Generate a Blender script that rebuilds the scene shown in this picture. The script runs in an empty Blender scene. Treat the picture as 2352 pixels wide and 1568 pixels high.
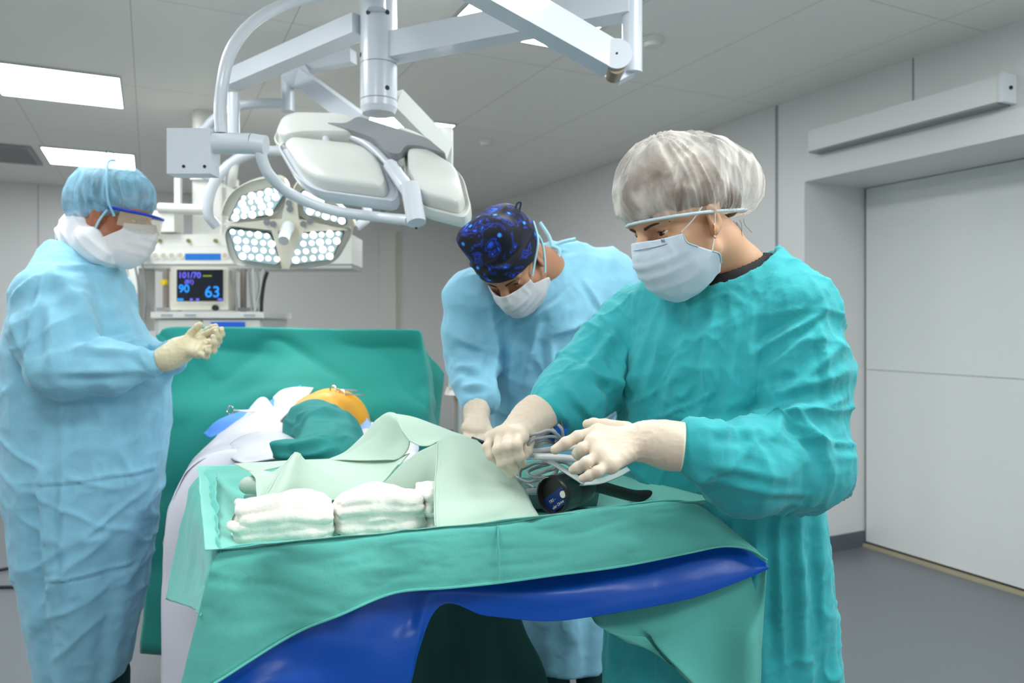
import bpy, bmesh, math, random
import numpy as np
from mathutils import Vector, Matrix

random.seed(3)
scn = bpy.context.scene
COL = scn.collection

# ------------------------------------------------------------------ camera
FPX = 1711.0                      # focal length in pixels of the 2352 px wide frame
CAMZ = 1.27
cam_d = bpy.data.cameras.new('camera')
cam = bpy.data.objects.new('camera', cam_d)
COL.objects.link(cam)
cam.location = (0, 0, CAMZ)
cam.rotation_euler = (math.pi / 2, 0, 0)
cam_d.sensor_width = 36.0
cam_d.lens = 36.0 * FPX / 2352.0
cam_d.shift_y = -39.0 / 2352.0
cam_d.clip_start = 0.05
cam_d.dof.use_dof = True
cam_d.dof.focus_distance = 1.38
cam_d.dof.aperture_fstop = 4.0
scn.camera = cam

# ------------------------------------------------------------------ world, exposure
w = bpy.data.worlds.new('world')
scn.world = w
w.use_nodes = True
w.node_tree.nodes['Background'].inputs[0].default_value = (0.62, 0.72, 0.85, 1)
w.node_tree.nodes['Background'].inputs[1].default_value = 0.05
scn.view_settings.view_transform = 'Standard'
scn.view_settings.look = 'None'
scn.view_settings.exposure = -0.05
scn.view_settings.gamma = 1.0
scn.view_settings.use_curve_mapping = False
PANEL_W = 19.5
LED_W = 3.2                      # radiance of the lamp lenses
SPOT_W = 26.0


# ------------------------------------------------------------------ geometry helpers
def at(px, py, Y):
    return Vector(((px - 1176.0) / FPX * Y, Y, CAMZ - (py - 745.0) / FPX * Y))


TH = math.radians(25.9)           # the room is turned against the camera
U = Vector((math.cos(TH), math.sin(TH), 0))
V = Vector((-math.sin(TH), math.cos(TH), 0))
RZ = Matrix.Rotation(TH, 4, 'Z')


def room(u, v, z=0.0):
    return U * u + V * v + Vector((0, 0, z))


def lin(r, g, b):
    f = lambda c: (c / 255 / 12.92) if c / 255 <= 0.04045 else ((c / 255 + 0.055) / 1.055) ** 2.4
    return (f(r), f(g), f(b), 1.0)


def props(o, label=None, cat=None, group=None, kind=None):
    if label: o['label'] = label
    if cat: o['category'] = cat
    if group: o['group'] = group
    if kind: o['kind'] = kind
    return o


def empty(name, loc, label=None, cat=None, group=None):
    o = bpy.data.objects.new(name, None)
    COL.objects.link(o)
    o.location = loc
    o.empty_display_size = 0.05
    return props(o, label, cat, group)


def link(name, me, mat, parent=None, smooth=True):
    o = bpy.data.objects.new(name, me)
    COL.objects.link(o)
    if mat is not None:
        me.materials.clear()
        for m in (mat if isinstance(mat, (list, tuple)) else [mat]):
            me.materials.append(m)
    if smooth:
        me.polygons.foreach_set('use_smooth', [True] * len(me.polygons))
    if parent is not None:
        o.parent = parent
        # parents are only translated / rotated: keep the world place
        bpy_m = parent.matrix_basis if parent.parent is None else parent.parent.matrix_basis @ parent.matrix_parent_inverse @ parent.matrix_basis
        o.matrix_parent_inverse = bpy_m.inverted()
    return o


def add_np(name, Vv, F, mat, parent=None, smooth=True):
    me = bpy.data.meshes.new(name)
    Vv = np.asarray(Vv, np.float32); F = np.asarray(F, np.int32)
    me.vertices.add(len(Vv)); me.vertices.foreach_set('co', Vv.ravel())
    n = F.shape[1]
    me.loops.add(F.size); me.loops.foreach_set('vertex_index', F.ravel())
    me.polygons.add(len(F))
    me.polygons.foreach_set('loop_start', np.arange(0, F.size, n, dtype=np.int32))
    me.update(calc_edges=True)
    return link(name, me, mat, parent, smooth)


def bm_obj(name, bm, mat, parent=None, smooth=False, bevel=0.0, seg=2):
    if bevel > 0:
        es = [e for e in bm.edges if len(e.link_faces) == 2 and e.calc_face_angle(0) > 0.6]
        bmesh.ops.bevel(bm, geom=es, offset=bevel, segments=seg, affect='EDGES', profile=0.5)
    bmesh.ops.recalc_face_normals(bm, faces=bm.faces)
    me = bpy.data.meshes.new(name)
    bm.to_mesh(me); bm.free()
    o = link(name, me, mat, parent, False)
    if smooth or bevel > 0:
        for p in me.polygons: p.use_smooth = True
        me.set_sharp_from_angle(angle=math.radians(38))
    return o


def add_box(bm, c, size, M=None):
    sx, sy, sz = size[0] / 2, size[1] / 2, size[2] / 2
    c = Vector(c)
    vs = []
    for x in (-sx, sx):
        for y in (-sy, sy):
            for z in (-sz, sz):
                p = Vector((x, y, z))
                if M is not None: p = M @ p
                vs.append(bm.verts.new(p + c))
    for f in ((0, 1, 3, 2), (4, 6, 7, 5), (0, 4, 5, 1), (2, 3, 7, 6), (0, 2, 6, 4), (1, 5, 7, 3)):
        bm.faces.new([vs[i] for i in f])


def frame_z(d):
    d = Vector(d).normalized()
    a = Vector((0, 0, 1)) if abs(d.z) < 0.95 else Vector((1, 0, 0))
    x = a.cross(d).normalized(); y = d.cross(x)
    return x, y, d


def add_cyl(bm, a, b, r, r2=None, n=28, caps=True):
    a, b = Vector(a), Vector(b)
    r2 = r if r2 is None else r2
    x, y, d = frame_z(b - a)
    A, B = [], []
    for i in range(n):
        t = 2 * math.pi * i / n
        e = x * math.cos(t) + y * math.sin(t)
        A.append(bm.verts.new(a + e * r)); B.append(bm.verts.new(b + e * r2))
    for i in range(n):
        j = (i + 1) % n
        bm.faces.new((A[i], A[j], B[j], B[i]))
    if caps:
        bm.faces.new(A[::-1]); bm.faces.new(B)


def spline(pts, n=8):
    P = [Vector(p) for p in pts]
    P = [P[0] * 2 - P[1]] + P + [P[-1] * 2 - P[-2]]
    out = []
    for i in range(1, len(P) - 2):
        for k in range(n):
            t = k / n
            a, b, c, d = P[i - 1], P[i], P[i + 1], P[i + 2]
            out.append(0.5 * ((2 * b) + (c - a) * t + (2 * a - 5 * b + 4 * c - d) * t * t + (3 * b - a - 3 * c + d) * t ** 3))
    out.append(P[-2])
    return out


def add_tube(bm, pts, r, n=12, r2=None, smooth=8):
    P = spline(pts, smooth) if smooth else [Vector(p) for p in pts]
    m = len(P)
    prev = None; rings = []
    x = None
    for i, p in enumerate(P):
        d = (P[min(i + 1, m - 1)] - P[max(i - 1, 0)]).normalized()
        if x is None: x, _, _ = frame_z(d)
        x = (x - d * x.dot(d)).normalized(); y = d.cross(x)
        rr = r if r2 is None else r + (r2 - r) * i / (m - 1)
        rings.append([bm.verts.new(p + (x * math.cos(2 * math.pi * k / n) + y * math.sin(2 * math.pi * k / n)) * rr) for k in range(n)])
    for A, B in zip(rings, rings[1:]):
        for k in range(n):
            bm.faces.new((A[k], A[(k + 1) % n], B[(k + 1) % n], B[k]))
    bm.faces.new(rings[0][::-1]); bm.faces.new(rings[-1])


def beam_M(d, upv=(0, 0, 1)):
    """matrix whose x axis runs along d"""
    d = Vector(d).normalized()
    y = Vector(upv).cross(d).normalized()
    z = d.cross(y)
    return Matrix((d, y, z)).transposed()


def add_beam(bm, a, b, wdt, hgt):
    a, b = Vector(a), Vector(b)
    add_box(bm, (a + b) / 2, ((b - a).length, wdt, hgt), beam_M(b - a))


def add_prism(bm, poly, off, inset_top=None):
    """poly: list of 3-D points in a plane; off: extrusion vector"""
    A = [bm.verts.new(Vector(p)) for p in poly]
    c = sum((Vector(p) for p in poly), Vector()) / len(poly)
    k = 1.0 if inset_top is None else inset_top
    B = [bm.verts.new(c + (Vector(p) - c) * k + Vector(off)) for p in poly]
    n = len(A)
    bm.faces.new(A[::-1]); bm.faces.new(B)
    for i in range(n):
        bm.faces.new((A[i], A[(i + 1) % n], B[(i + 1) % n], B[i]))


def round_poly(poly, r, n=5):
    out = []
    m = len(poly)
    for i in range(m):
        p0, p, p1 = Vector(poly[i - 1]), Vector(poly[i]), Vector(poly[(i + 1) % m])
        a = (p0 - p); b = (p1 - p)
        rr = min(r, a.length * 0.45, b.length * 0.45)
        A = p + a.normalized() * rr; B = p + b.normalized() * rr
        for k in range(n + 1):
            t = k / n
            out.append(A * (1 - t) ** 2 + p * 2 * t * (1 - t) + B * t * t)
    return out


# ------------------------------------------------------------------ numpy noise
def _hash(ix, iy, iz, seed):
    h = (ix * 374761393 + iy * 668265263 + iz * 2147483647 + seed * 974711).astype(np.int64) & 0xffffffff
    h = ((h ^ (h >> 13)) * 1274126177) & 0xffffffff
    h = (h ^ (h >> 16)) & 0xffff
    return h.astype(np.float32) / 65535.0


def vnoise(P, seed=0):
    P = np.asarray(P, np.float32)
    i = np.floor(P).astype(np.int64); f = P - i
    f = f * f * f * (f * (f * 6 - 15) + 10)
    r = 0
    for dx in (0, 1):
        wx = f[:, 0] if dx else 1 - f[:, 0]
        for dy in (0, 1):
            wy = f[:, 1] if dy else 1 - f[:, 1]
            for dz in (0, 1):
                wz = f[:, 2] if dz else 1 - f[:, 2]
                r = r + wx * wy * wz * _hash(i[:, 0] + dx, i[:, 1] + dy, i[:, 2] + dz, seed)
    return r


def fbm(P, seed=0, oct=3):
    P = np.asarray(P, np.float32)
    s = 0; a = 1.0; t = 0
    for k in range(oct):
        s = s + a * (vnoise(P * (2 ** k), seed + 17 * k) * 2 - 1); t += a; a *= 0.5
    return s / t


def ridged(P, seed=0):
    n = vnoise(P, seed) * 2 - 1
    return (1 - np.abs(n)) ** 2 * 1.0 - 0.45


def thin(P, seed=0, p=5):
    P = np.asarray(P, np.float32)
    n = vnoise(P + 0.6 * vnoise(P * .7, seed + 5)[:, None], seed) * 2 - 1
    m = np.clip(vnoise(P * .33, seed + 9) * 2.2 - .7, 0, 1)
    return (1 - np.abs(n)) ** p * m


def rotP(Vv, a):
    c, s_ = math.cos(a), math.sin(a)
    return np.stack([Vv[:, 0] * c + Vv[:, 2] * s_, Vv[:, 1], -Vv[:, 0] * s_ + Vv[:, 2] * c], 1)


# ------------------------------------------------------------------ implicit surfaces (surface nets)
class SDF:
    def __init__(s, lo, hi, h):
        s.lo = np.array(lo, np.float32); s.h = h
        n = np.ceil((np.array(hi) - np.array(lo)) / h).astype(int) + 1
        s.n = n
        s.ax = [s.lo[i] + h * np.arange(n[i], dtype=np.float32) for i in range(3)]
        s.F = np.full(n, 0.5, np.float32)

    def _sl(s, lo, hi):
        sl = []
        for i in range(3):
            a = int(max(0, math.floor((lo[i] - s.lo[i]) / s.h)))
            b = int(min(s.n[i], math.ceil((hi[i] - s.lo[i]) / s.h) + 1))
            if b <= a: return None
            sl.append(slice(a, b))
        return tuple(sl)

    def put(s, fn, lo, hi, k=0.01, op='add'):
        m = 0.03 + 2 * k
        sl = s._sl([v - m for v in lo], [v + m for v in hi])
        if sl is None: return
        X = s.ax[0][sl[0]][:, None, None]; Y = s.ax[1][sl[1]][None, :, None]; Z = s.ax[2][sl[2]][None, None, :]
        d = fn(X, Y, Z)
        A = s.F[sl]
        if op == 'add':
            h = np.maximum(k - np.abs(A - d), 0) / k if k > 0 else 0
            s.F[sl] = np.minimum(A, d) - h * h * k * 0.25
        elif op == 'cut':
            d = -d
            h = np.maximum(k - np.abs(A - d), 0) / k if k > 0 else 0
            s.F[sl] = np.maximum(A, d) + h * h * k * 0.25
        elif op == 'keep':
            s.F[sl] = np.maximum(A, d)

    def cap(s, a, b, ra, rb=None, k=0.01, op='add', flat=None):
        """tapered capsule; flat=(axis vector, factor) squashes it across that axis"""
        rb = ra if rb is None else rb
        a = np.array(a, np.float32); b = np.array(b, np.float32)
        R = max(ra, rb)
        ba = b - a; L2 = max(float(ba @ ba), 1e-9)

        def fn(X, Y, Z):
            px, py, pz = X - a[0], Y - a[1], Z - a[2]
            t = np.clip((px * ba[0] + py * ba[1] + pz * ba[2]) / L2, 0, 1)
            qx, qy, qz = px - t * ba[0], py - t * ba[1], pz - t * ba[2]
            if flat is not None:
                f, fac = flat
                e = (qx * f[0] + qy * f[1] + qz * f[2])
                q2 = qx * qx + qy * qy + qz * qz + e * e * (fac * fac - 1)
            else:
                q2 = qx * qx + qy * qy + qz * qz
            return np.sqrt(q2) - (ra + (rb - ra) * t)
        s.put(fn, np.minimum(a, b) - R, np.maximum(a, b) + R, k, op)

    def chain(s, pts, rs, k=0.006, **kw):
        for i in range(len(pts) - 1):
            s.cap(pts[i], pts[i + 1], rs[i], rs[i + 1], k, **kw)

    def ell(s, c, rad, R=None, k=0.01, op='add'):
        c = np.array(c, np.float32)
        R = np.eye(3, dtype=np.float32) if R is None else np.array(R, np.float32)
        rm = max(rad)
        ext = np.sqrt(((R * np.array(rad, np.float32)) ** 2).sum(1))

        def fn(X, Y, Z):
            px, py, pz = X - c[0], Y - c[1], Z - c[2]
            q = 0; g = 0
            for i in range(3):
                l = px * R[0, i] + py * R[1, i] + pz * R[2, i]
                q = q + (l / rad[i]) ** 2; g = g + (l / rad[i] ** 2) ** 2
            q = np.sqrt(q) + 1e-6; g = np.sqrt(g) + 1e-6
            return q * (q - 1) / g
        s.put(fn, c - ext, c + ext, k, op)

    def plane(s, p, n, op='cut', k=0.004):
        """cut away the side the normal points to"""
        n = np.array(n, np.float32); n = n / np.linalg.norm(n); p = np.array(p, np.float32)

        def fn(X, Y, Z):
            return -((X - p[0]) * n[0] + (Y - p[1]) * n[1] + (Z - p[2]) * n[2])
        s.put(fn, s.lo, s.lo + s.h * s.n, k, op)

    def loft(s, st, k=0.02, op='add', fold=None, power=2.0):
        """st rows: z, cx, cy, rx, ry, yaw  (rx across, ry fore-aft)"""
        st = np.array(sorted(st), np.float32)
        zz = st[:, 0]
        R = st[:, 3:5].max()
        lo = [st[:, 1].min() - R, st[:, 2].min() - R, zz[0]]
        hi = [st[:, 1].max() + R, st[:, 2].max() + R, zz[-1]]

        def sm(z, c):
            # smooth interpolation through the stations
            y = st[:, c]
            m = np.gradient(y, zz)
            i = np.clip(np.searchsorted(zz, z) - 1, 0, len(zz) - 2)
            h = zz[i + 1] - zz[i]; t = np.clip((z - zz[i]) / h, 0, 1)
            return ((2 * t ** 3 - 3 * t ** 2 + 1) * y[i] + (t ** 3 - 2 * t ** 2 + t) * h * m[i]
                    + (-2 * t ** 3 + 3 * t ** 2) * y[i + 1] + (t ** 3 - t ** 2) * h * m[i + 1])

        def fn(X, Y, Z):
            z = Z.ravel()
            g = lambda c: sm(z, c)[None, None, :].astype(np.float32)
            cx, cy, rx, ry, yw = g(1), g(2), g(3), g(4), g(5)
            dx, dy = X - cx, Y - cy
            c, sn = np.cos(yw), np.sin(yw)
            lx = dx * c + dy * sn; ly = -dx * sn + dy * c
            if fold is not None:
                th = np.arctan2(ly / ry, lx / rx)
                m = 1 + fold(th, Z)
                rx = rx * m; ry = ry * m
            q = (np.abs(lx / rx) ** power + np.abs(ly / ry) ** power) ** (1 / power)
            d = (q - 1) * np.minimum(rx, ry)
            return np.maximum(d, np.maximum(zz[0] - Z, Z - zz[-1]))
        s.put(fn, lo, hi, k, op)

    def mesh(s, smooth=1):
        F = s.F
        F[0], F[-1] = 0.1, 0.1; F[:, 0], F[:, -1] = 0.1, 0.1; F[:, :, 0], F[:, :, -1] = 0.1, 0.1
        ins = F < 0
        nx, ny, nz = F.shape
        c = np.zeros((nx - 1, ny - 1, nz - 1), np.int8)
        for dx in (0, 1):
            for dy in (0, 1):
                for dz in (0, 1):
                    c += ins[dx:nx - 1 + dx, dy:ny - 1 + dy, dz:nz - 1 + dz]
        act = (c > 0) & (c < 8)
        I = np.argwhere(act)
        idx = np.full(act.shape, -1, np.int32); idx[act] = np.arange(len(I))
        acc = np.zeros((len(I), 3), np.float32); cnt = np.zeros(len(I), np.float32)
        cor = [(x, y, z) for x in (0, 1) for y in (0, 1) for z in (0, 1)]
        val = {q: F[I[:, 0] + q[0], I[:, 1] + q[1], I[:, 2] + q[2]] for q in cor}
        for q in cor:
            for a in range(3):
                if q[a] == 0:
                    p = list(q); p[a] = 1; p = tuple(p)
                    v0, v1 = val[q], val[p]
                    cr = (v0 < 0) != (v1 < 0)
                    t = np.where(cr, v0 / np.where(cr, v0 - v1, 1), 0)
                    e = np.array(q, np.float32)[None, :].repeat(len(I), 0)
                    e[:, a] += t
                    acc += e * cr[:, None]; cnt += cr
        Vv = (I + acc / np.maximum(cnt, 1)[:, None]) * s.h + s.lo
        faces = []
        for a in range(3):
            b, d = (a + 1) % 3, (a + 2) % 3
            s0 = [slice(None)] * 3; s1 = [slice(None)] * 3
            s0[a] = slice(0, -1); s1[a] = slice(1, None)
            A, B = ins[tuple(s0)], ins[tuple(s1)]
            E = np.argwhere(A != B)
            E = E[(E[:, b] > 0) & (E[:, d] > 0)]
            E = E[(E[:, b] < F.shape[b] - 1) & (E[:, d] < F.shape[d] - 1)]
            if not len(E): continue
            flip = A[E[:, 0], E[:, 1], E[:, 2]]
            q = []
            for ob, od in ((-1, -1), (0, -1), (0, 0), (-1, 0)):
                e = E.copy(); e[:, b] += ob; e[:, d] += od
                q.append(idx[e[:, 0], e[:, 1], e[:, 2]])
            q = np.stack(q, 1)
            q[~flip] = q[~flip][:, ::-1]
            faces.append(q)
        Fc = np.concatenate(faces)
        Fc = Fc[(Fc >= 0).all(1)]
        for _ in range(smooth):
            Vv = relax(Vv, Fc, 0.5); Vv = relax(Vv, Fc, -0.52)
        return Vv.astype(np.float32), Fc


def relax(Vv, F, k):
    s = np.zeros_like(Vv); n = np.zeros(len(Vv), np.float32)
    for i in range(F.shape[1]):
        for j in (1, F.shape[1] - 1):
            q = F[:, (i + j) % F.shape[1]]
            for c in range(3): s[:, c] += np.bincount(F[:, i], Vv[q, c], len(Vv))
            n += np.bincount(F[:, i], minlength=len(Vv))
    return Vv + k * (s / np.maximum(n, 1)[:, None] - Vv)


def vnormals(Vv, F):
    a = Vv[F[:, 2]] - Vv[F[:, 0]]; b = Vv[F[:, 3]] - Vv[F[:, 1]]
    fn = np.cross(a, b)
    N = np.zeros_like(Vv)
    for i in range(4):
        for c in range(3): N[:, c] += np.bincount(F[:, i], fn[:, c], len(Vv))
    return N / (np.linalg.norm(N, axis=1)[:, None] + 1e-12)


def creases(Vv, N, folds):
    """long cloth folds. each: (p0, p1, width, height[, both sides]) measured in the frontal XZ plane of the cloth"""
    D = np.zeros(len(Vv), np.float32)
    front = np.clip((-N[:, 1] + 0.1) / 0.35, 0, 1)
    for f in folds:
        p0, p1, w_, a_ = f[:4]
        p0 = np.array((p0[0], p0[2])); p1 = np.array((p1[0], p1[2]))
        q = Vv[:, [0, 2]] - p0
        e = p1 - p0; L2 = (e @ e)
        t = (q @ e) / L2
        tc = np.clip(t, 0, 1)
        dd = np.hypot(q[:, 0] - tc * e[0], q[:, 1] - tc * e[1])
        bow = np.sin(np.clip(t, 0.02, 0.98) * math.pi) ** 0.6
        side = (q[:, 0] * e[1] - q[:, 1] * e[0]) / math.sqrt(L2)
        prof = np.exp(-(np.abs(dd) / w_) ** 1.25) - 0.55 * np.exp(-((side - 1.6 * w_) / (1.1 * w_)) ** 2) * (dd < 4 * w_)
        D += a_ * prof * bow * front
    return D


# ------------------------------------------------------------------ cloth sheets from control points
def cr_resample(P, n):
    """P (rows, cols, 3) -> catmull-rom along axis 0 with n steps per span"""
    m = P.shape[0]
    Q = np.concatenate([2 * P[:1] - P[1:2], P, 2 * P[-1:] - P[-2:-1]])
    out = []
    for i in range(1, m):
        a, b, c, d = Q[i - 1], Q[i], Q[i + 1], Q[i + 2]
        for k in range(n):
            t = k / n
            out.append(0.5 * (2 * b + (c - a) * t + (2 * a - 5 * b + 4 * c - d) * t * t + (3 * b - a - 3 * c + d) * t ** 3))
    out.append(P[-1])
    return np.stack(out)


def sheet(name, rows, mat, parent=None, n=12, thick=0.0015, wr=None, seed=0, hem=False, sharp=False):
    """rows of (px, py, depth) points; wr = list of (scale vector, amplitude)"""
    P = np.array([[tuple(at(*p)) for p in r] for r in rows], np.float32)
    P = cr_resample(P, n)
    P = cr_resample(P.transpose(1, 0, 2), n).transpose(1, 0, 2)
    r, c = P.shape[:2]
    Vv = P.reshape(-1, 3)
    i = np.arange(r * c).reshape(r, c)
    F = np.stack([i[:-1, :-1], i[:-1, 1:], i[1:, 1:], i[1:, :-1]], -1).reshape(-1, 4)
    N = vnormals(Vv, F)
    D = np.zeros(len(Vv), np.float32)
    for q in (wr or []):
        if len(q) == 2: D += q[1] * (ridged(Vv * np.array(q[0], np.float32) + 31 * seed, seed))
        else: D += q[1] * thin(rotP(Vv, q[2]) * np.array(q[0], np.float32) + 31 * seed, seed + 3, 4)
    Vv = Vv + N * D[:, None]
    if hem:
        rim = np.zeros((r, c), np.float32); rim[-max(2, n // 4):, :] = 1
        Vv = Vv + N * (rim.ravel() * 0.0012)[:, None]
    o = add_np(name, Vv, F, mat, parent)
    if thick:
        md = o.modifiers.new('thickness', 'SOLIDIFY'); md.thickness = thick; md.offset = 0
    return o


# ------------------------------------------------------------------ materials
_mc = {}


def mat(name, col, rough=0.5, metal=0.0, bump=0.0, bscale=200.0, var=0.0, vscale=6.0, sheen=0.0, emit=None, es=0.0,
        coat=0.0, trans=0.0, stretch=None, spec=0.5, bump2=0.0, b2scale=20.0, sss=0.0, translucent=0.0):
    m = bpy.data.materials.new(name)
    m.use_nodes = True
    nt = m.node_tree; nd = nt.nodes; b = nd['Principled BSDF']
    b.inputs['Base Color'].default_value = col
    b.inputs['Roughness'].default_value = rough
    b.inputs['Metallic'].default_value = metal
    b.inputs['Specular IOR Level'].default_value = spec
    if sheen: b.inputs['Sheen Weight'].default_value = sheen
    if coat: b.inputs['Coat Weight'].default_value = coat
    if trans: b.inputs['Transmission Weight'].default_value = trans
    if sss:
        b.inputs['Subsurface Weight'].default_value = sss
        b.inputs['Subsurface Radius'].default_value = (0.012, 0.005, 0.003)
        b.inputs['Subsurface Scale'].default_value = 0.6
    if emit is not None:
        b.inputs['Emission Color'].default_value = emit; b.inputs['Emission Strength'].default_value = es
    tc = nd.new('ShaderNodeTexCoord')
    src = tc.outputs['Object']
    if stretch:
        mp = nd.new('ShaderNodeMapping'); mp.inputs['Scale'].default_value = stretch
        nt.links.new(src, mp.inputs[0]); src = mp.outputs[0]
    if var:
        n = nd.new('ShaderNodeTexNoise'); n.inputs['Scale'].default_value = vscale; n.inputs['Detail'].default_value = 5
        nt.links.new(src, n.inputs['Vector'])
        r = nd.new('ShaderNodeMix'); r.data_type = 'RGBA'
        r.inputs[6].default_value = tuple(max(0, c * (1 - var)) for c in col[:3]) + (1,)
        r.inputs[7].default_value = tuple(min(1, c * (1 + var)) for c in col[:3]) + (1,)
        nt.links.new(n.outputs['Fac'], r.inputs[0]); nt.links.new(r.outputs[2], b.inputs['Base Color'])
    last = None
    for (bs, st, dist) in ((bscale, bump, 0.001), (b2scale, bump2, 0.01)):
        if st:
            n = nd.new('ShaderNodeTexNoise'); n.inputs['Scale'].default_value = bs; n.inputs['Detail'].default_value = 4
            nt.links.new(src, n.inputs['Vector'])
            bp = nd.new('ShaderNodeBump'); bp.inputs['Strength'].default_value = st; bp.inputs['Distance'].default_value = dist
            nt.links.new(n.outputs['Fac'], bp.inputs['Height'])
            if last is not None: nt.links.new(last, bp.inputs['Normal'])
            last = bp.outputs[0]
    if last is not None: nt.links.new(last, b.inputs['Normal'])
    if translucent:
        tr = nd.new('ShaderNodeBsdfTranslucent'); tr.inputs[0].default_value = col
        mx = nd.new('ShaderNodeMixShader'); mx.inputs[0].default_value = translucent
        nt.links.new(b.outputs[0], mx.inputs[1]); nt.links.new(tr.outputs[0], mx.inputs[2])
        nt.links.new(mx.outputs[0], nd['Material Output'].inputs[0])
    return m


def sheer(name, col, lo, hi, scale, stretch=(1, 1, 1), rough=0.6):
    """thin see-through non-woven: partly transparent, opacity varying with the gathers of the fabric"""
    m = bpy.data.materials.new(name); m.use_nodes = True
    nt = m.node_tree; nd = nt.nodes; b = nd['Principled BSDF']
    b.inputs['Base Color'].default_value = col; b.inputs['Roughness'].default_value = rough
    tc = nd.new('ShaderNodeTexCoord'); mp = nd.new('ShaderNodeMapping'); mp.inputs['Scale'].default_value = stretch
    nt.links.new(tc.outputs['Object'], mp.inputs[0])
    n = nd.new('ShaderNodeTexNoise'); n.inputs['Scale'].default_value = scale; n.inputs['Detail'].default_value = 6; n.inputs['Distortion'].default_value = 1.2
    nt.links.new(mp.outputs[0], n.inputs['Vector'])
    mr = nd.new('ShaderNodeMapRange'); mr.inputs[1].default_value = 0.35; mr.inputs[2].default_value = 0.66
    mr.inputs[3].default_value = lo; mr.inputs[4].default_value = hi
    nt.links.new(n.outputs['Fac'], mr.inputs[0])
    nt.links.new(mr.outputs[0], b.inputs['Alpha'])
    bp = nd.new('ShaderNodeBump'); bp.inputs['Strength'].default_value = 0.5; bp.inputs['Distance'].default_value = 0.004
    nt.links.new(n.outputs['Fac'], bp.inputs['Height']); nt.links.new(bp.outputs[0], b.inputs['Normal'])
    return m


def text_mesh(name, body, size, M, mt, parent=None, extrude=0.0003, align='LEFT', shear=0.0, bold=0.0):
    cu = bpy.data.curves.new(name, 'FONT')
    cu.body = body; cu.size = size; cu.extrude = extrude; cu.align_x = align; cu.shear = shear; cu.offset = bold
    tmp = bpy.data.objects.new('text_source', cu)
    COL.objects.link(tmp)
    dg = bpy.context.evaluated_depsgraph_get(); dg.update()
    me = bpy.data.meshes.new_from_object(tmp.evaluated_get(dg))
    me.name = name
    bpy.data.objects.remove(tmp)
    bpy.data.curves.remove(cu)
    me.transform(M)
    return link(name, me, mt, parent, False)

# ================================================================== THE SETTING
H = 2.52
R3 = RZ.to_3x3()


def rbox(bm, u0, u1, v0, v1, z0, z1):
    add_box(bm, room((u0 + u1) / 2, (v0 + v1) / 2, (z0 + z1) / 2), (u1 - u0, v1 - v0, z1 - z0), R3)


def struct(name, boxes, m, bevel=0.0):
    bm = bmesh.new()
    for b in boxes: rbox(bm, *b)
    o = bm_obj(name, bm, m, None, False, bevel)
    o['kind'] = 'structure'
    return o


def panel_grid_mat(name, col, line, bw, bh, mortar, rough, off=(0, 0, 0), wall=False):
    m = mat(name, col, rough, spec=0.4, bump=0.03, bscale=60)
    nt = m.node_tree; nd = nt.nodes
    tc = nd.new('ShaderNodeTexCoord'); mp = nd.new('ShaderNodeMapping')
    mp.vector_type = 'POINT'
    mp.inputs['Rotation'].default_value = (0, 0, -TH); mp.inputs['Location'].default_value = off
    br = nd.new('ShaderNodeTexBrick'); br.offset = 0.0; br.squash = 1.0
    br.inputs['Scale'].default_value = 1.0; br.inputs['Brick Width'].default_value = bw; br.inputs['Row Height'].default_value = bh
    br.inputs['Mortar Size'].default_value = mortar; br.inputs['Mortar Smooth'].default_value = 0.3
    br.inputs['Color1'].default_value = col; br.inputs['Color2'].default_value = tuple(c * 0.985 for c in col[:3]) + (1,)
    br.inputs['Mortar'].default_value = line
    nt.links.new(tc.outputs['Object'], mp.inputs[0]); nt.links.new(mp.outputs[0], br.inputs['Vector'])
    nt.links.new(br.outputs['Color'], nd['Principled BSDF'].inputs['Base Color'])
    return m


M_ceil = panel_grid_mat('ceiling panel', lin(243, 242, 236), lin(196, 195, 190), 0.6, 1.2, 0.0022, 0.45, (0.07, 0.42, 0))
M_wall = mat('wall laminate', lin(226, 226, 224), 0.38, spec=0.4, var=0.015, vscale=2)
M_wall2 = mat('wall laminate pale', lin(232, 232, 231), 0.35, spec=0.4)
M_door = mat('door leaf laminate', lin(226, 228, 227), 0.3, spec=0.4)
M_floor = mat('vinyl floor', lin(108, 113, 118), 0.34, var=0.10, vscale=140, spec=0.45)
M_base = mat('cove vinyl', lin(92, 100, 110), 0.4)
M_seam = mat('joint strip grey', lin(150, 155, 160), 0.5)
M_beige = mat('threshold metal', lin(176, 165, 140), 0.4)
M_dark = mat('dark rubber', lin(28, 30, 33), 0.5)
M_white = mat('white enamel', lin(226, 230, 236), 0.28, spec=0.5)
M_whitew = mat('white plastic', lin(228, 228, 222), 0.35)
M_grey = mat('grey plastic', lin(146, 148, 150), 0.42)
M_pan = mat('light diffuser', (1, 1, 1, 1), 0.5, emit=(0.94, 0.985, 1.0, 1), es=PANEL_W)
M_alu = mat('aluminium frame', lin(205, 208, 205), 0.35, metal=0.6)
M_steel = mat('polished steel', lin(190, 190, 188), 0.22, metal=1.0)

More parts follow.
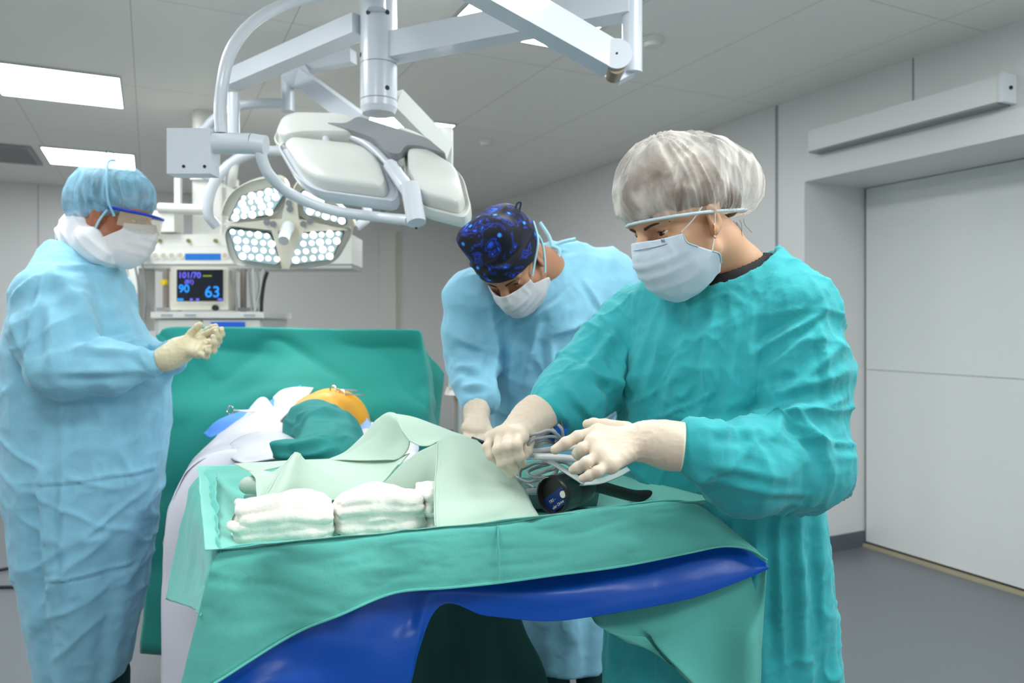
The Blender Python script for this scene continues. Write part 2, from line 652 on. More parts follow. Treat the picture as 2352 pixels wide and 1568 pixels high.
UL, UR, VF, VB = -3.0, 3.216, -2.6, 7.80
struct('floor', [(UL - 0.1, UR + 0.75, VF - 0.1, VB + 0.1, -0.1, 0.0)], M_floor)
struct('ceiling', [(UL - 0.1, UR + 0.75, VF - 0.1, VB + 0.1, H, H + 0.1)], M_ceil)
struct('wall_back', [(UL - 0.1, UR + 0.75, VB, VB + 0.12, 0, H)], M_wall)
struct('wall_left', [(UL - 0.12, UL, VF, VB, 0, H)], M_wall)
struct('wall_front', [(UL - 0.1, UR + 0.75, VF - 0.12, VF, 0, H)], M_wall)
DV0, DV1, DZ = 1.25, 2.963, 2.05
struct('wall_right', [(UR, UR + 0.62, DV1, VB, 0, H), (UR, UR + 0.62, VF, DV0, 0, H), (UR, UR + 0.62, DV0, DV1, DZ, H)], M_wall)
# sliding door leaf at the back of the deep opening
d = struct('door_1', [(UR + 0.47, UR + 0.53, DV0 + 0.002, DV1 - 0.012, 0.03, DZ - 0.004)], M_door)
struct('trim_1', [(UR + 0.45, UR + 0.55, DV0 + 0.002, DV1 - 0.002, 0.0, 0.016)], M_beige)
struct('trim_2', [(UR + 0.485, UR + 0.5, DV0 + 0.002, DV1 - 0.002, 0.016, 0.03), (UR + 0.48, UR + 0.5, DV1 - 0.012, DV1 - 0.0005, 0.0, DZ - 0.004)], M_dark)
struct('trim_3', [(UR + 0.468, UR + 0.47, DV0 + 0.01, DV1 - 0.014, 1.012, 1.015)], M_seam)
struct('baseboard_right', [(UR - 0.006, UR - 0.0005, DV1 + 0.0, VB - 0.002, 0.0, 0.09), (UR - 0.006, UR + 0.47, DV1 - 0.006, DV1 - 0.0005, 0.0, 0.09), (UR - 0.006, UR - 0.0005, VF + .01, DV0, 0, 0.09)], M_base)
struct('baseboard_back', [(UL + 0.01, UR - 0.01, VB - 0.006, VB - 0.0005, 0.0, 0.09)], M_base)
struct('baseboard_left', [(UL + 0.0005, UL + 0.006, VF + .01, VB - .01, 0.0, 0.09)], M_base)
# joints between the wall panels
struct('trim_4', [(UR - 0.004, UR - 0.0005, 3.155, 3.172, 0.09, H - 0.002)], M_seam)
struct('trim_5', [(UR - 0.003, UR - 0.0005, 2.315, 2.322, 2.292, H - 0.002)], M_seam)
struct('trim_6', [(UL + 0.6, UL + 0.606, VB - 0.003, VB - 0.0005, 0.09, H - 0.002), (-0.9, -0.894, VB - 0.003, VB - 0.0005, 0.09, H - 0.002)], M_seam)

# cover of the sliding door rail above the opening
bm = bmesh.new(); rbox(bm, UR - 0.085, UR - 0.0005, 1.875, 2.86, 2.185, 2.292)
t = empty('door_rail_cover', room(UR - 0.04, 2.35, 2.185), 'long white sloping box cover of the sliding door rail above the doorway', 'rail cover')
bm_obj('cover_body', bm, M_wall2, t, bevel=0.004)
bm = bmesh.new(); rbox(bm, UR - 0.09, UR - 0.0005, 1.855, 1.875, 2.18, 2.297)
ec = bm_obj('end_cap', bm, M_white, t, bevel=0.003)
bm = bmesh.new(); p = room(UR - 0.045, 1.852, 2.24); add_cyl(bm, p - V * 0.004, p + V * 0.006, 0.008, n=14)
bm_obj('screw', bm, M_dark, ec)
bm = bmesh.new(); rbox(bm, UR - 0.082, UR - 0.004, 1.88, 2.86, 2.177, 2.1845)
bm_obj('rubber_lip', bm, M_grey, t)

# flat upright cable duct on the back wall
xd = 2.36
bm = bmesh.new(); rbox(bm, xd - 0.16, xd + 0.02, VB - 0.035, VB - 0.0005, 0.99, H - 0.25)
t = empty('cable_duct', room(xd, VB - 0.02, 0.99), 'tall cream upright duct on the back wall beside the doctor in the dark blue cap', 'cable duct')
bm_obj('duct_body', bm, M_whitew, t, bevel=0.012)
bm = bmesh.new(); rbox(bm, xd + 0.0205, xd + 0.07, VB - 0.022, VB - 0.0005, 0.985, H - 0.245)
bm_obj('side_flange', bm, mat('duct edge', lin(206, 206, 190), 0.4), t, bevel=0.006)


# ceiling light panels (sunk flush into the ceiling grid)
def light_panel(u0, v0, label):
    t = empty('ceiling_light', room(u0 + 0.3, v0 + 0.3, H - 0.012), label, 'ceiling light', 'square light panels in the ceiling')
    bm = bmesh.new(); rbox(bm, u0 + 0.012, u0 + 0.588, v0 + 0.012, v0 + 0.588, H - 0.010, H - 0.0015)
    bm_obj('diffuser', bm, M_pan, t)
    bm = bmesh.new()
    for (a, b, c_, d_) in ((0, .6, 0, .012), (0, .6, .588, .6), (0, .012, .012, .588), (.588, .6, .012, .588)):
        rbox(bm, u0 + a, u0 + b, v0 + c_, v0 + d_, H - 0.012, H - 0.0005)
    bm_obj('frame', bm, M_alu, t)


light_panel(-0.73, 4.23, 'square light panel in the ceiling, the large one at the left picture edge')
light_panel(-0.70, 6.12, 'square light panel in the ceiling just above the man in goggles')
light_panel(1.10, 2.33, 'square light panel in the ceiling above the white lamp arms')
light_panel(1.12, 4.32, 'square light panel in the ceiling behind the hub of the unlit operating lamp')
for (a, b) in ((-0.73, 2.4), (-0.73, 0.6), (1.1, 0.5), (-2.4, 4.3), (-2.4, 2.4), (1.1, -1.3), (-.73, -1.3), (2.25, 0.2), (2.25, -1.5)):  # unseen panels added to light the room; last two brighten the right side
    light_panel(a, b, 'square glowing light panel added in the ceiling outside the picture to light the room')


# smoke detectors
def detector(u, v, label):
    t = empty('smoke_detector', room(u, v, H), label, 'smoke detector', 'round detectors on the ceiling')
    bm = bmesh.new(); p = room(u, v, H - 0.0008)
    add_cyl(bm, p, p - Vector((0, 0, .018)), 0.055, 0.052)
    bm_obj('base', bm, M_whitew, t, bevel=0.003)
    bm = bmesh.new(); add_cyl(bm, p - Vector((0, 0, .0185)), p - Vector((0, 0, .034)), 0.042, 0.034)
    bm_obj('sensor_head', bm, M_whitew, t, bevel=0.004)


def onceil(px, py):
    Y = (H - CAMZ) * FPX / (745 - py)
    q = at(px, py, Y); return q.dot(U), q.dot(V)


detector(*onceil(1116, 322), 'small round white detector on the ceiling to the right of the unlit operating lamp')
detector(*onceil(1498, 90), 'small round white detector on the ceiling beside the white arm joint')

# ceiling air grille, far left
a_, b_ = onceil(88, 352)[0] - .35, onceil(20, 352)[1]
t = empty('air_grille', room(a_, b_, H), 'grey slatted air grille in the ceiling at the far left', 'air grille')
bm = bmesh.new()
for q in ((-.33, .33, -.33, -.30), (-.33, .33, .30, .33), (-.33, -.30, -.3, .3), (.30, .33, -.3, .3)):
    rbox(bm, a_ + q[0], a_ + q[1], b_ + q[2], b_ + q[3], H - 0.012, H - 0.0008)
bm_obj('frame', bm, M_grey, t)
bm = bmesh.new()
for i in range(14):
    v_ = b_ - .28 + i * .043
    rbox(bm, a_ - .3, a_ + .3, v_, v_ + .018, H - 0.010, H - 0.001)
bm_obj('slats', bm, M_grey, t)

# red wall socket and the shelf rail under it, far left
q = at(6, 803, 6.3)
yv = VB
su = (q.x / q.y * 0.8996 + 0.4368) / (-q.x / q.y * 0.4368 + 0.8996) * VB
t = empty('wall_socket', room(su, VB, 1.03), 'small red socket on a white plate on the back wall at the left edge', 'socket')
bm = bmesh.new(); rbox(bm, su - .14, su + .06, VB - .012, VB - .0005, 1.0, 1.09); bm_obj('plate', bm, M_whitew, t, bevel=.003)
bm = bmesh.new(); rbox(bm, su - .02, su + .04, VB - .02, VB - .0125, 1.01, 1.065); bm_obj('red_outlet', bm, mat('red plastic', lin(200, 30, 35), 0.4), t, bevel=.004)
bm = bmesh.new(); rbox(bm, su - .5, su + .12, VB - .04, VB - .0005, .93, .965)
props(bm_obj('wall_rail', bm, M_grey, None, bevel=.004), 'grey horizontal rail on the back wall under the red socket', 'wall rail')
bm = bmesh.new()
P0 = room(su + .04, VB - .03, 1.03)
add_tube(bm, [room(su + .03, VB - .02, 1.03), room(su + .1, VB - .06, .98), room(su + .1, VB - .08, .8), room(su + .02, VB - .1, .66), room(su - .3, VB - .12, .52), room(su - .7, VB - .1, .40)], .007, 8)
props(bm_obj('power_cable', bm, M_grey, None, True), 'thin grey cable hanging from the red wall socket', 'cable')


def floor_cable(pts, label):
    bm = bmesh.new()
    P = []
    for px, py in pts:
        Y = (CAMZ - .009) * FPX / (py - 745); P.append(at(px, py, Y))
    add_tube(bm, P, .008, 8)
    props(bm_obj('floor_cable', bm, M_dark, None, True), label, 'cable', 'dark cables lying on the floor')


floor_cable([(-60, 1322), (0, 1308), (40, 1300), (90, 1285), (140, 1265), (200, 1240)], 'dark cable on the grey floor behind the man in goggles, the farther one')
floor_cable([(-60, 1352), (0, 1348), (60, 1347), (130, 1340), (220, 1336)], 'dark cable on the grey floor behind the man in goggles, the nearer one')

# ================================================================== OPERATING LAMPS AND CEILING ARMS
M_lampw = mat('lamp enamel', lin(214, 219, 226), 0.3, spec=0.5, coat=0.2)
M_lampc = mat('lamp cover cream', lin(226, 226, 220), 0.33, spec=0.5)
M_hub = mat('lamp hub grey', lin(150, 152, 154), 0.35)
M_led = mat('led lens', (1, 1, 1, 1), 0.2, emit=(0.95, 0.98, 1.0, 1), es=LED_W)
M_ledw = mat('led lens warm', (1, 1, 1, 1), 0.2, emit=(1.0, 0.82, 0.62, 1), es=LED_W * 0.8)
M_pane = mat('lens pane', lin(132, 158, 164), 0.12, spec=0.6, emit=(0.72, 0.92, 1, 1), es=0.30)
M_panee = mat('pane seal', lin(60, 88, 88), 0.3)
M_beigel = mat('lamp front beige', lin(230, 225, 208), 0.35)


def screw(p, n_, r, parent, name='screw', m=None):
    bm = bmesh.new(); n_ = Vector(n_).normalized()
    add_cyl(bm, Vector(p) - n_ * 0.002, Vector(p) + n_ * 0.0015, r, n=12)
    return bm_obj(name, bm, m or M_dark, parent)


YC = 2.5
cx = at(870, 0, YC).x
# --- the ceiling column with its three straight arms
mt_ = empty('ceiling_mount', (cx, YC, H), 'white ceiling column with a round foot and straight arms above the operating table', 'lamp mount')
bm = bmesh.new()
zb = at(0, 262, YC).z
add_cyl(bm, (cx, YC, H - .0005), (cx, YC, zb + .02), .061, n=40)
col = bm_obj('column', bm, M_lampw, mt_, bevel=.003)
bm = bmesh.new(); add_cyl(bm, (cx, YC, zb + .0195), (cx, YC, zb), .061, .054, n=40)
bm_obj('end_cap', bm, M_lampw, mt_, bevel=.003)
for py in (150, 232):
    bm = bmesh.new(); z = at(0, py, YC).z; add_cyl(bm, (cx, YC, z - .0015), (cx, YC, z + .0015), .0617, n=40)
    bm_obj('ring', bm, M_grey, col)
for (px, py) in ((853, 44), (895, 42), (832, 132), (895, 212)):
    p = at(px, py, YC); dx = p.x - cx; dy = -math.sqrt(max(.061 ** 2 - dx * dx, 1e-6))
    screw((p.x, YC + dy, p.z), (dx, dy, 0), .008, col)
bm = bmesh.new(); add_cyl(bm, (cx, YC, H - .06), (cx, YC, H - .001), .16, .2, n=40)
bm_obj('ceiling_canopy', bm, M_lampw, mt_, bevel=.01)
# arm to the left
A = at(830, 58, YC); B = at(531, 186, 3.07)
bm = bmesh.new(); add_beam(bm, A, B, .075, .066); bm_obj('arm', bm, M_lampw, mt_, bevel=.006)
# arm to the right
A2 = at(905, 112, YC); B2 = at(1452, 2, 2.14)
bm = bmesh.new(); add_beam(bm, A2 - Vector((.02, 0, 0)), B2, .075, .085); bm_obj('arm', bm, M_lampw, mt_, bevel=.006)
# --- post and spring arm at the right end
sp = empty('monitor_arm', at(1452, -40, 2.14), 'white spring arm with round joint disc at the right end of the ceiling arm', 'spring arm')
zp = at(0, 168, 2.14).z
xp = at(1452, 0, 2.14).x
bm = bmesh.new(); add_cyl(bm, (xp, 2.14, zp), (xp, 2.14, 2.44), .029, n=28); bm_obj('post', bm, M_lampw, sp, bevel=.003)
jc = at(1411, 140, 2.08)
bm = bmesh.new()
add_prism(bm, [at(1474, 150, 2.14), at(1474, 158, 2.14), at(1425, 184, 2.12), at(1400, 168, 2.1), at(1410, 110, 2.1), at(1440, 96, 2.14)], (0, .05, 0))
bm_obj('elbow', bm, M_lampw, sp, bevel=.006)
e = at(1040, -70, 1.76)
bm = bmesh.new(); dirn = (e - jc).normalized()
add_beam(bm, jc + dirn * .01, e, .06, .082); bm_obj('spring_arm', bm, M_lampw, sp, bevel=.012)
nrm = Vector((.0, -1, .05)).normalized()
bm = bmesh.new(); add_cyl(bm, jc + nrm * -.02, jc + nrm * .052, .042, n=40); dc = bm_obj('joint_disc', bm, M_lampw, sp, bevel=.004)
screw(jc + nrm * .0525, nrm, .003, dc)
bm = bmesh.new(); add_cyl(bm, jc + nrm * -.022 + Vector((0, 0, -.03)), jc + nrm * .045 + Vector((0, 0, -.03)), .024, n=30); bm_obj('brass_pin', bm, mat('brass', lin(150, 140, 118), .35, metal=.7), sp, bevel=.002)
bm = bmesh.new(); add_cyl(bm, e - Vector((0, 0, .05)), Vector((e.x, e.y, H - .001)), .03, n=24); bm_obj('ceiling_post', bm, M_lampw, sp)

# --- operating lamp A, unlit back towards us
YA = 2.35
PA = at(856, 388, YA)
NA = Vector((-.10, -.72, .69)).normalized()          # normal of the back cover


def onA(px, py, off=0.0, P0=PA, N0=NA):
    r = at(px, py, 1.0) - Vector((0, 0, CAMZ))
    t = (P0 + N0 * off - Vector((0, 0, CAMZ))).dot(N0) / r.dot(N0)
    return Vector((0, 0, CAMZ)) + r * t


la = empty('operating_lamp', PA, 'near operating lamp with white back covers turned to us and a curved yoke', 'operating lamp', 'operating lamps under the ceiling')


def pod(name, poly, P0, N0, parent, mrim, mcov, cov=True, depth=.05, shrink=.86, rim_w=.012, covmat=None):
    """one petal of a lamp head: shallow dish with a lip and a pillow cover"""
    pts = round_poly([onA(x, y, 0, P0, N0) for x, y in poly], .06)
    c = sum(pts, Vector()) / len(pts)
    bm = bmesh.new()
    n = len(pts)
    rings = []
    for (k, o) in ((.90, -depth), (.985, -depth * .75), (1.0, -depth * .3), (1.0, .0), (.965, .004), (.94, -.008)):
        rings.append([bm.verts.new(c + (p - c) * k + N0 * o) for p in pts])
    for A_, B_ in zip(rings, rings[1:]):
        for i in range(n): bm.faces.new((A_[i], A_[(i + 1) % n], B_[(i + 1) % n], B_[i]))
    bm.faces.new(rings[0][::-1]); bm.faces.new(rings[-1])
    o = bm_obj(name, bm, mrim, parent, True)
    if cov:
        bm = bmesh.new(); rings = []
        cc = c
        for (k, q) in ((.84, -.006), (.835, .022), (.81, .033), (.74, .040), (.4, .045)):
            rings.append([bm.verts.new(cc + (p - cc) * k + N0 * q) for p in pts])
        for A_, B_ in zip(rings, rings[1:]):
            for i in range(n): bm.faces.new((A_[i], A_[(i + 1) % n], B_[(i + 1) % n], B_[i]))
        bm.faces.new(rings[0][::-1]); bm.faces.new(rings[-1])
        bm_obj('back_cover', bm, covmat or mcov, o, True)
    return o


pod('pod', [(626, 322), (643, 284), (680, 272), (830, 276), (860, 330), (700, 330), (650, 340)], PA, NA, la, M_lampc, M_lampc)
pod('pod', [(900, 300), (960, 322), (1010, 352), (1045, 385), (985, 372), (920, 345)], PA, NA, la, M_lampc, M_lampc)
pod('pod', [(637, 336), (656, 322), (845, 343), (892, 380), (916, 444), (906, 462), (724, 438), (678, 405)], PA, NA, la, M_lampw, M_lampc)
pod('pod', [(927, 346), (984, 350), (1063, 399), (1083, 478), (1068, 501), (957, 474), (930, 415)], PA, NA, la, M_lampc, M_lampc)
# hub saddle between the petals
bm = bmesh.new()
sad = round_poly([onA(x, y, .018) for x, y in ((752, 298), (800, 300), (826, 283), (985, 334), (1030, 372), (975, 352), (935, 350), (922, 372), (894, 366), (868, 336), (820, 318))], .02)
add_prism(bm, sad, NA * .028)
bm_obj('hub', bm, M_hub, la, True, bevel=.003)
bm = bmesh.new()
e1 = [onA(x, y, .012) for x, y in ((750, 330), (752, 302), (800, 312), (838, 328), (868, 352), (895, 382), (905, 400))]
add_tube(bm, e1, .013, 12); bm_obj('hub_rim', bm, M_lampw, la, True)
bm = bmesh.new()
add_tube(bm, [onA(x, y, .012) for x, y in ((922, 374), (926, 352), (950, 344), (985, 350), (1020, 366))], .011, 12); bm_obj('hub_rim', bm, M_lampc, la, True)
# stub from the hub to the yoke joint
ya = onA(945, 446, .05)
bm = bmesh.new(); add_tube(bm, [onA(896, 380, .03), onA(922, 415, .045), ya], .021, 16, .024); bm_obj('hub_stub', bm, M_lampw, la, True)
jb = at(957, 512, ya.y - .03)
bm = bmesh.new(); ax = (jb - ya).normalized(); add_cyl(bm, ya - ax * .03, jb, .0275, n=32); jn = bm_obj('yoke_joint', bm, M_lampw, la, bevel=.004)
for s_ in (-.014, .014):
    screw(jb + ax * .001 + Vector((.1 * s_, 0, s_)), ax, .0035, jn)
# yoke tube and the swivel box
YB_ = 2.02
yk = [at(598, 330, YB_), at(599, 352, YB_), at(606, 378, YB_ + .01), at(622, 405, YB_ + .03), at(666, 444, YB_ + .09), at(759, 482, YB_ + .16), at(862, 497, YB_ + .22), at(940, 506, jb.y + .015)]
bm = bmesh.new(); add_tube(bm, yk, .0155, 18); bm_obj('yoke_tube', bm, M_lampw, la, True)
bm = bmesh.new(); add_cyl(bm, at(396, 328, YB_), at(578, 330, YB_), .028, n=32); sw = bm_obj('swivel_barrel', bm, M_lampw, la, bevel=.004)
bm = bmesh.new(); add_cyl(bm, at(578.4, 330, YB_), at(611, 335, YB_), .0275, n=32); bm_obj('swivel_end', bm, M_lampw, la, bevel=.004)
bm = bmesh.new(); add_box(bm, at(444, 352, YB_ + .002), (.117, .06, .122)); bx = bm_obj('brake_box', bm, M_lampw, la, bevel=.012)
for px in (422, 470): screw(at(px, 382, YB_ - .0285), (0, -1, 0), .0042, bx)
# curved hanger tube up to the column
hg = [at(508, 306, YB_), at(506, 250, YB_), at(511, 195, YB_), at(522, 140, YB_ + .01), at(545, 92, YB_ + .04), at(590, 45, YB_ + .1), at(660, 8, YB_ + .2), at(740, -10, YB_ + .3), at(880, -28, YC - .05)]
bm = bmesh.new(); add_tube(bm, hg, .0165, 18); bm_obj('hanger_tube', bm, M_lampw, la, True)
bm = bmesh.new(); add_cyl(bm, at(865, -45, YC - .075), at(865, 22, YC - .075), .03, n=28); bm_obj('hanger_joint', bm, M_lampw, la, bevel=.005)
# unlit lens side of lamp A: sterile handle under the hub
bm = bmesh.new(); add_cyl(bm, PA - NA * .03, PA - NA * .16, .02, .016, n=20); bm_obj('handle', bm, M_grey, la, bevel=.004)


# --- operating lamp B, lit, facing us
YBm = 3.05
PB = at(662, 515, YBm)
NB = Vector((.06, -.93, -.36)).normalized()
onB = lambda x, y, o=0.0: onA(x, y, o, PB, NB)
lb = empty('operating_lamp', PB, 'lit operating lamp with four glowing panes of lenses facing us', 'operating lamp', 'operating lamps under the ceiling')
pods = [
    ([(498, 505), (526, 440), (583, 410), (648, 404), (668, 440), (632, 500)], [(523, 508), (554, 448), (646, 424), (661, 436), (624, 492)], 5),
    ([(684, 500), (668, 440), (688, 406), (740, 440), (812, 500), (818, 520), (800, 530)], [(698, 490), (690, 440), (700, 432), (735, 455), (795, 497), (800, 517)], 5),
    ([(510, 516), (634, 526), (660, 605), (640, 622), (540, 609), (524, 585)], [(523, 522), (624, 534), (646, 601), (638, 607), (548, 595)], 5),
    ([(684, 526), (812, 520), (808, 540), (772, 606), (660, 622), (650, 610)], [(694, 534), (794, 528), (764, 595), (663, 607)], 5)]
random.seed(11)
for k, (outer, inner, _) in enumerate(pods):
    o = pod('pod', outer, PB - NB * .012, NB, lb, M_beigel if k < 2 else M_lampc, M_lampc, cov=False, depth=.06)
    pp = round_poly([onB(x, y, -.008) for x, y in inner], .02)
    bm = bmesh.new(); add_prism(bm, pp, NB * .010); bm_obj('pane_seal', bm, M_panee, o)
    cpp = sum(pp, Vector()) / len(pp)
    bm = bmesh.new(); add_prism(bm, [cpp + (p - cpp) * .955 + NB * .0105 for p in pp], NB * .003); bm_obj('lens_pane', bm, M_pane, o)
    # lens grid inside the pane
    ii = [Vector((x, y)) for x, y in inner]
    ci = sum(ii, Vector((0, 0))) / len(ii)
    q = [ii[0], ii[1], ii[2] if len(ii) == 4 else ii[2], ii[3]] if len(ii) == 4 else None
    if k == 2: q = [(527, 527), (622, 539), (643, 600), (548, 592)]
    if k == 3: q = [(697, 537), (789, 531), (761, 592), (667, 603)]
    if k == 0: q = [(556, 452), (648, 429), (622, 490), (528, 505)]
    if k == 1: q = [(697, 441), (740, 462), (794, 512), (702, 486)]
    q = [Vector(v_) for v_ in q]
    for i in range(5):
        for j in range(4):
            s_ = .06 + .88 * (i + (.25 if j % 2 else 0)) / 4.25; t_ = .07 + .86 * j / 3
            p = (q[0] * (1 - s_) + q[1] * s_) * (1 - t_) + (q[3] * (1 - s_) + q[2] * s_) * t_
            warm = (i * 3 + j * 2 + k) % 5 == 0
            r = (.0105 if (i + j) % 2 == 0 else .0145) * (.8 if warm else 1)
            c = onB(p.x, p.y, .0065)
            bm = bmesh.new(); add_cyl(bm, c - NB * .0005, c + NB * .005, r, r * .75, n=14)
            bm_obj('lens', bm, M_ledw if warm else M_led, o, True)
# cross shaped front plate with key pads and the sterile handle
cross = [(650, 500), (664, 438), (684, 438), (690, 500), (800, 524), (700, 528), (668, 612), (652, 612), (628, 524), (516, 512), (628, 500)]
bm = bmesh.new(); add_prism(bm, [onB(x, y, -.03) for x, y in cross], NB * .034); bm_obj('front_plate', bm, M_beigel, lb, bevel=.003)
for (x, y) in ((613, 510), (628, 514), (664, 466), (666, 480), (697, 514), (712, 508), (646, 534), (650, 548)):
    bm = bmesh.new(); c = onB(x, y, .0045); add_cyl(bm, c, c + NB * .004, .013, n=12); bm_obj('button', bm, M_grey, lb)
bm = bmesh.new(); h0 = onB(663, 520, .004); add_tube(bm, [h0, h0 + NB * .05 + Vector((0, 0, -.01)), h0 + NB * .11 + Vector((.004, 0, -.03))], .026, 18, .021); bm_obj('handle', bm, mat('handle grey', lin(205, 212, 214), .3), lb, True)
# inner side of lamp B behind the plates
bm = bmesh.new(); add_cyl(bm, PB - NB * .03, PB - NB * .1, .09, .06, n=30); bm_obj('hub', bm, M_lampc, lb, bevel=.008)
# yoke of B: arc from the joint behind the near box, and its own drop post
jB = PB - NB * .09
bm = bmesh.new(); add_tube(bm, [at(650, 347, 3.12), at(600, 347, 3.1), at(548, 364, 3.08), at(510, 395, 3.06), at(484, 440, 3.06), at(478, 490, 3.07), at(498, 520, 3.1)], .021, 16); bm_obj('yoke_tube', bm, M_lampw, lb, True)
bm = bmesh.new(); add_tube(bm, [at(650, 347, 3.12), at(720, 360, 3.14), at(800, 400, 3.16), at(838, 460, 3.14), at(842, 500, 3.12), at(818, 522, 3.1)], .02, 16); bm_obj('yoke_tube', bm, M_lampw, lb, True)
bm = bmesh.new(); add_tube(bm, [at(528, 424, 3.1), at(533, 400, 3.08), at(536, 372, 3.08)], .022, 12); bm_obj('yoke_lug', bm, M_lampc, lb, True)
bm = bmesh.new(); add_tube(bm, [at(662, 238, 3.2), at(600, 237, 3.2), at(545, 244, 3.2), at(500, 268, 3.2), at(470, 300, 3.2), at(452, 350, 3.2), at(470, 400, 3.16), at(500, 410, 3.1)], .020, 14); bm_obj('hanger_tube', bm, M_lampw, lb, True)
bm = bmesh.new(); add_cyl(bm, at(661, 150, 3.2), at(661, 256, 3.2), .027, n=24); bm_obj('drop_post', bm, M_lampw, lb, bevel=.004)
bm = bmesh.new(); add_cyl(bm, at(537, 215, 3.07), at(537, 318, 3.07), .023, n=24); bm_obj('drop_post', bm, M_lampw, lb, bevel=.004)
bm = bmesh.new(); add_beam(bm, at(676, 168, 3.15), at(832, 284, 2.9), .05, .07); bm_obj('spring_arm', bm, M_lampw, lb, bevel=.008)
bm = bmesh.new(); add_cyl(bm, at(680, 172, 3.1), at(680, 172, 3.2), .055, n=26); bm_obj('arm_joint', bm, M_lampw, lb, bevel=.005)
bm = bmesh.new(); add_beam(bm, at(812, 130, 3.1), at(655, 162, 3.22), .05, .055); bm_obj('link_arm', bm, M_lampw, lb, bevel=.006)
# --- third arm going right behind lamp A, ending in an upright block
ta = empty('side_arm', at(915, 215, YC), 'white sloping arm behind the unlit operating lamp ending in an upright block', 'spring arm')
bm = bmesh.new(); add_beam(bm, at(905, 228, YC + .04), at(1022, 348, 2.75), .05, .075); bm_obj('spring_arm', bm, M_lampc, ta, bevel=.008)
bm = bmesh.new(); add_box(bm, at(1019, 346, 2.78), (.066, .07, .16)); bm_obj('end_block', bm, M_lampc, ta, bevel=.008)

# real light of the lit lamp, and the near lamp's lenses
for (P_, N_, pw, nm, wm) in ((PB + NB * .12, NB, SPOT_W, 'lit_lamp_beam', (1, .97, .92)),):
    L = bpy.data.lights.new(nm, 'SPOT'); L.energy = pw; L.spot_size = math.radians(75); L.spot_blend = .8; L.shadow_soft_size = .22; L.color = wm
    o = bpy.data.objects.new(nm, L); COL.objects.link(o); o.location = P_
    o.rotation_euler = Vector(Vector(N_) + Vector((.0, .55, -.75))).to_track_quat('-Z', 'Y').to_euler()

# ================================================================== CEILING SUPPLY UNIT (behind)
YS = 4.25
su_ = empty('supply_pendant', at(470, 560, YS), 'white ceiling supply unit with sockets and a blue label over the monitor', 'supply unit')


def pxbox(px0, py0, px1, py1, Y, dep):
    a, b = at(px0, py0, Y), at(px1, py1, Y)
    return ((a.x + b.x) / 2, Y + dep / 2, (a.z + b.z) / 2), (abs(b.x - a.x), dep, abs(a.z - b.z))


def pbox(name, r, Y, dep, m, parent, bevel=.004):
    bm = bmesh.new(); c, s = pxbox(*r, Y, dep); add_box(bm, c, s)
    return bm_obj(name, bm, m, parent, bevel=bevel)


pbox('beam_top', (318, 538, 808, 566), YS, .3, M_whitew, su_, .012)
pbox('socket_panel', (318, 566.5, 808, 606), YS - .01, .3, M_whitew, su_, .01)
pbox('beam_lip', (318, 606.5, 808, 616), YS + .005, .28, M_alu, su_)
pbox('end_post', (296, 560, 318, 760), YS + .02, .2, M_whitew, su_, .01)
lab = pbox('label_strip', (425, 582, 507, 597), YS - .013, .0025, mat('blue label', lin(0, 112, 200), .4), su_, 0)
for px in (368, 434, 496):
    bm = bmesh.new(); p = at(px, 553, YS); add_cyl(bm, p - Vector((0, .012, 0)), p + Vector((0, .002, 0)), .011, n=14); bm_obj('gas_outlet', bm, mat('brass outlet', lin(130, 125, 50), .4), su_)
for px in (357, 376, 395, 414, 517, 536):
    bm = bmesh.new(); p = at(px, 587, YS - .01); add_cyl(bm, p - Vector((0, .004, 0)), p + Vector((0, .002, 0)), .022, n=18); s_ = bm_obj('socket', bm, M_whitew, su_, bevel=.0015)
    bm = bmesh.new(); add_cyl(bm, p - Vector((0, .0045, 0)), p - Vector((0, .0038, 0)), .015, n=16); bm_obj('socket_hole', bm, mat('socket shade', lin(196, 186, 172), .5), s_)
for px in (321, 338):
    bm = bmesh.new(); p = at(px, 587, YS - .01); add_cyl(bm, p - Vector((0, .05, 0)), p - Vector((0, .001, 0)), .017, n=16)
    pl = bm_obj('power_plug', bm, M_dark, None, bevel=.004)
    props(pl, 'black plug in the socket row of the supply unit, %s' % ('leftmost one' if px < 330 else 'second from the left'), 'plug', 'black plugs in the supply unit')
    bm = bmesh.new(); add_tube(bm, [p - Vector((0, .04, 0)), p + Vector((.0, -.06, -.04)), at(px - 3, 660, YS - .05), at(px - 6, 740, YS - .04)], .006, 8); bm_obj('cord', bm, M_grey, pl, True)
# column over it with clamps
pbox('column', (442, 412, 505, 540), YS + .05, .22, M_whitew, su_, .015)
pbox('column_side', (505.5, 430, 520, 537), YS + .09, .14, M_whitew, su_, .01)
pbox('column_head', (436, 395, 512, 412), YS + .03, .25, M_whitew, su_, .01)
bm = bmesh.new(); add_cyl(bm, at(474, 396, YS + .15), Vector((at(474, 0, YS + .15).x, YS + .15, H - .001)), .075, n=28); bm_obj('ceiling_tube', bm, M_whitew, su_)
bm = bmesh.new(); add_cyl(bm, at(366, 478, YS - .02), at(470, 482, YS - .02), .03, n=24); bm_obj('side_arm', bm, M_whitew, su_, bevel=.004)
pbox('arm_box', (345, 483, 400, 532), YS - .03, .12, M_whitew, su_, .008)
pbox('bracket', (400, 408, 413, 470), YS, .03, M_whitew, su_, .004)
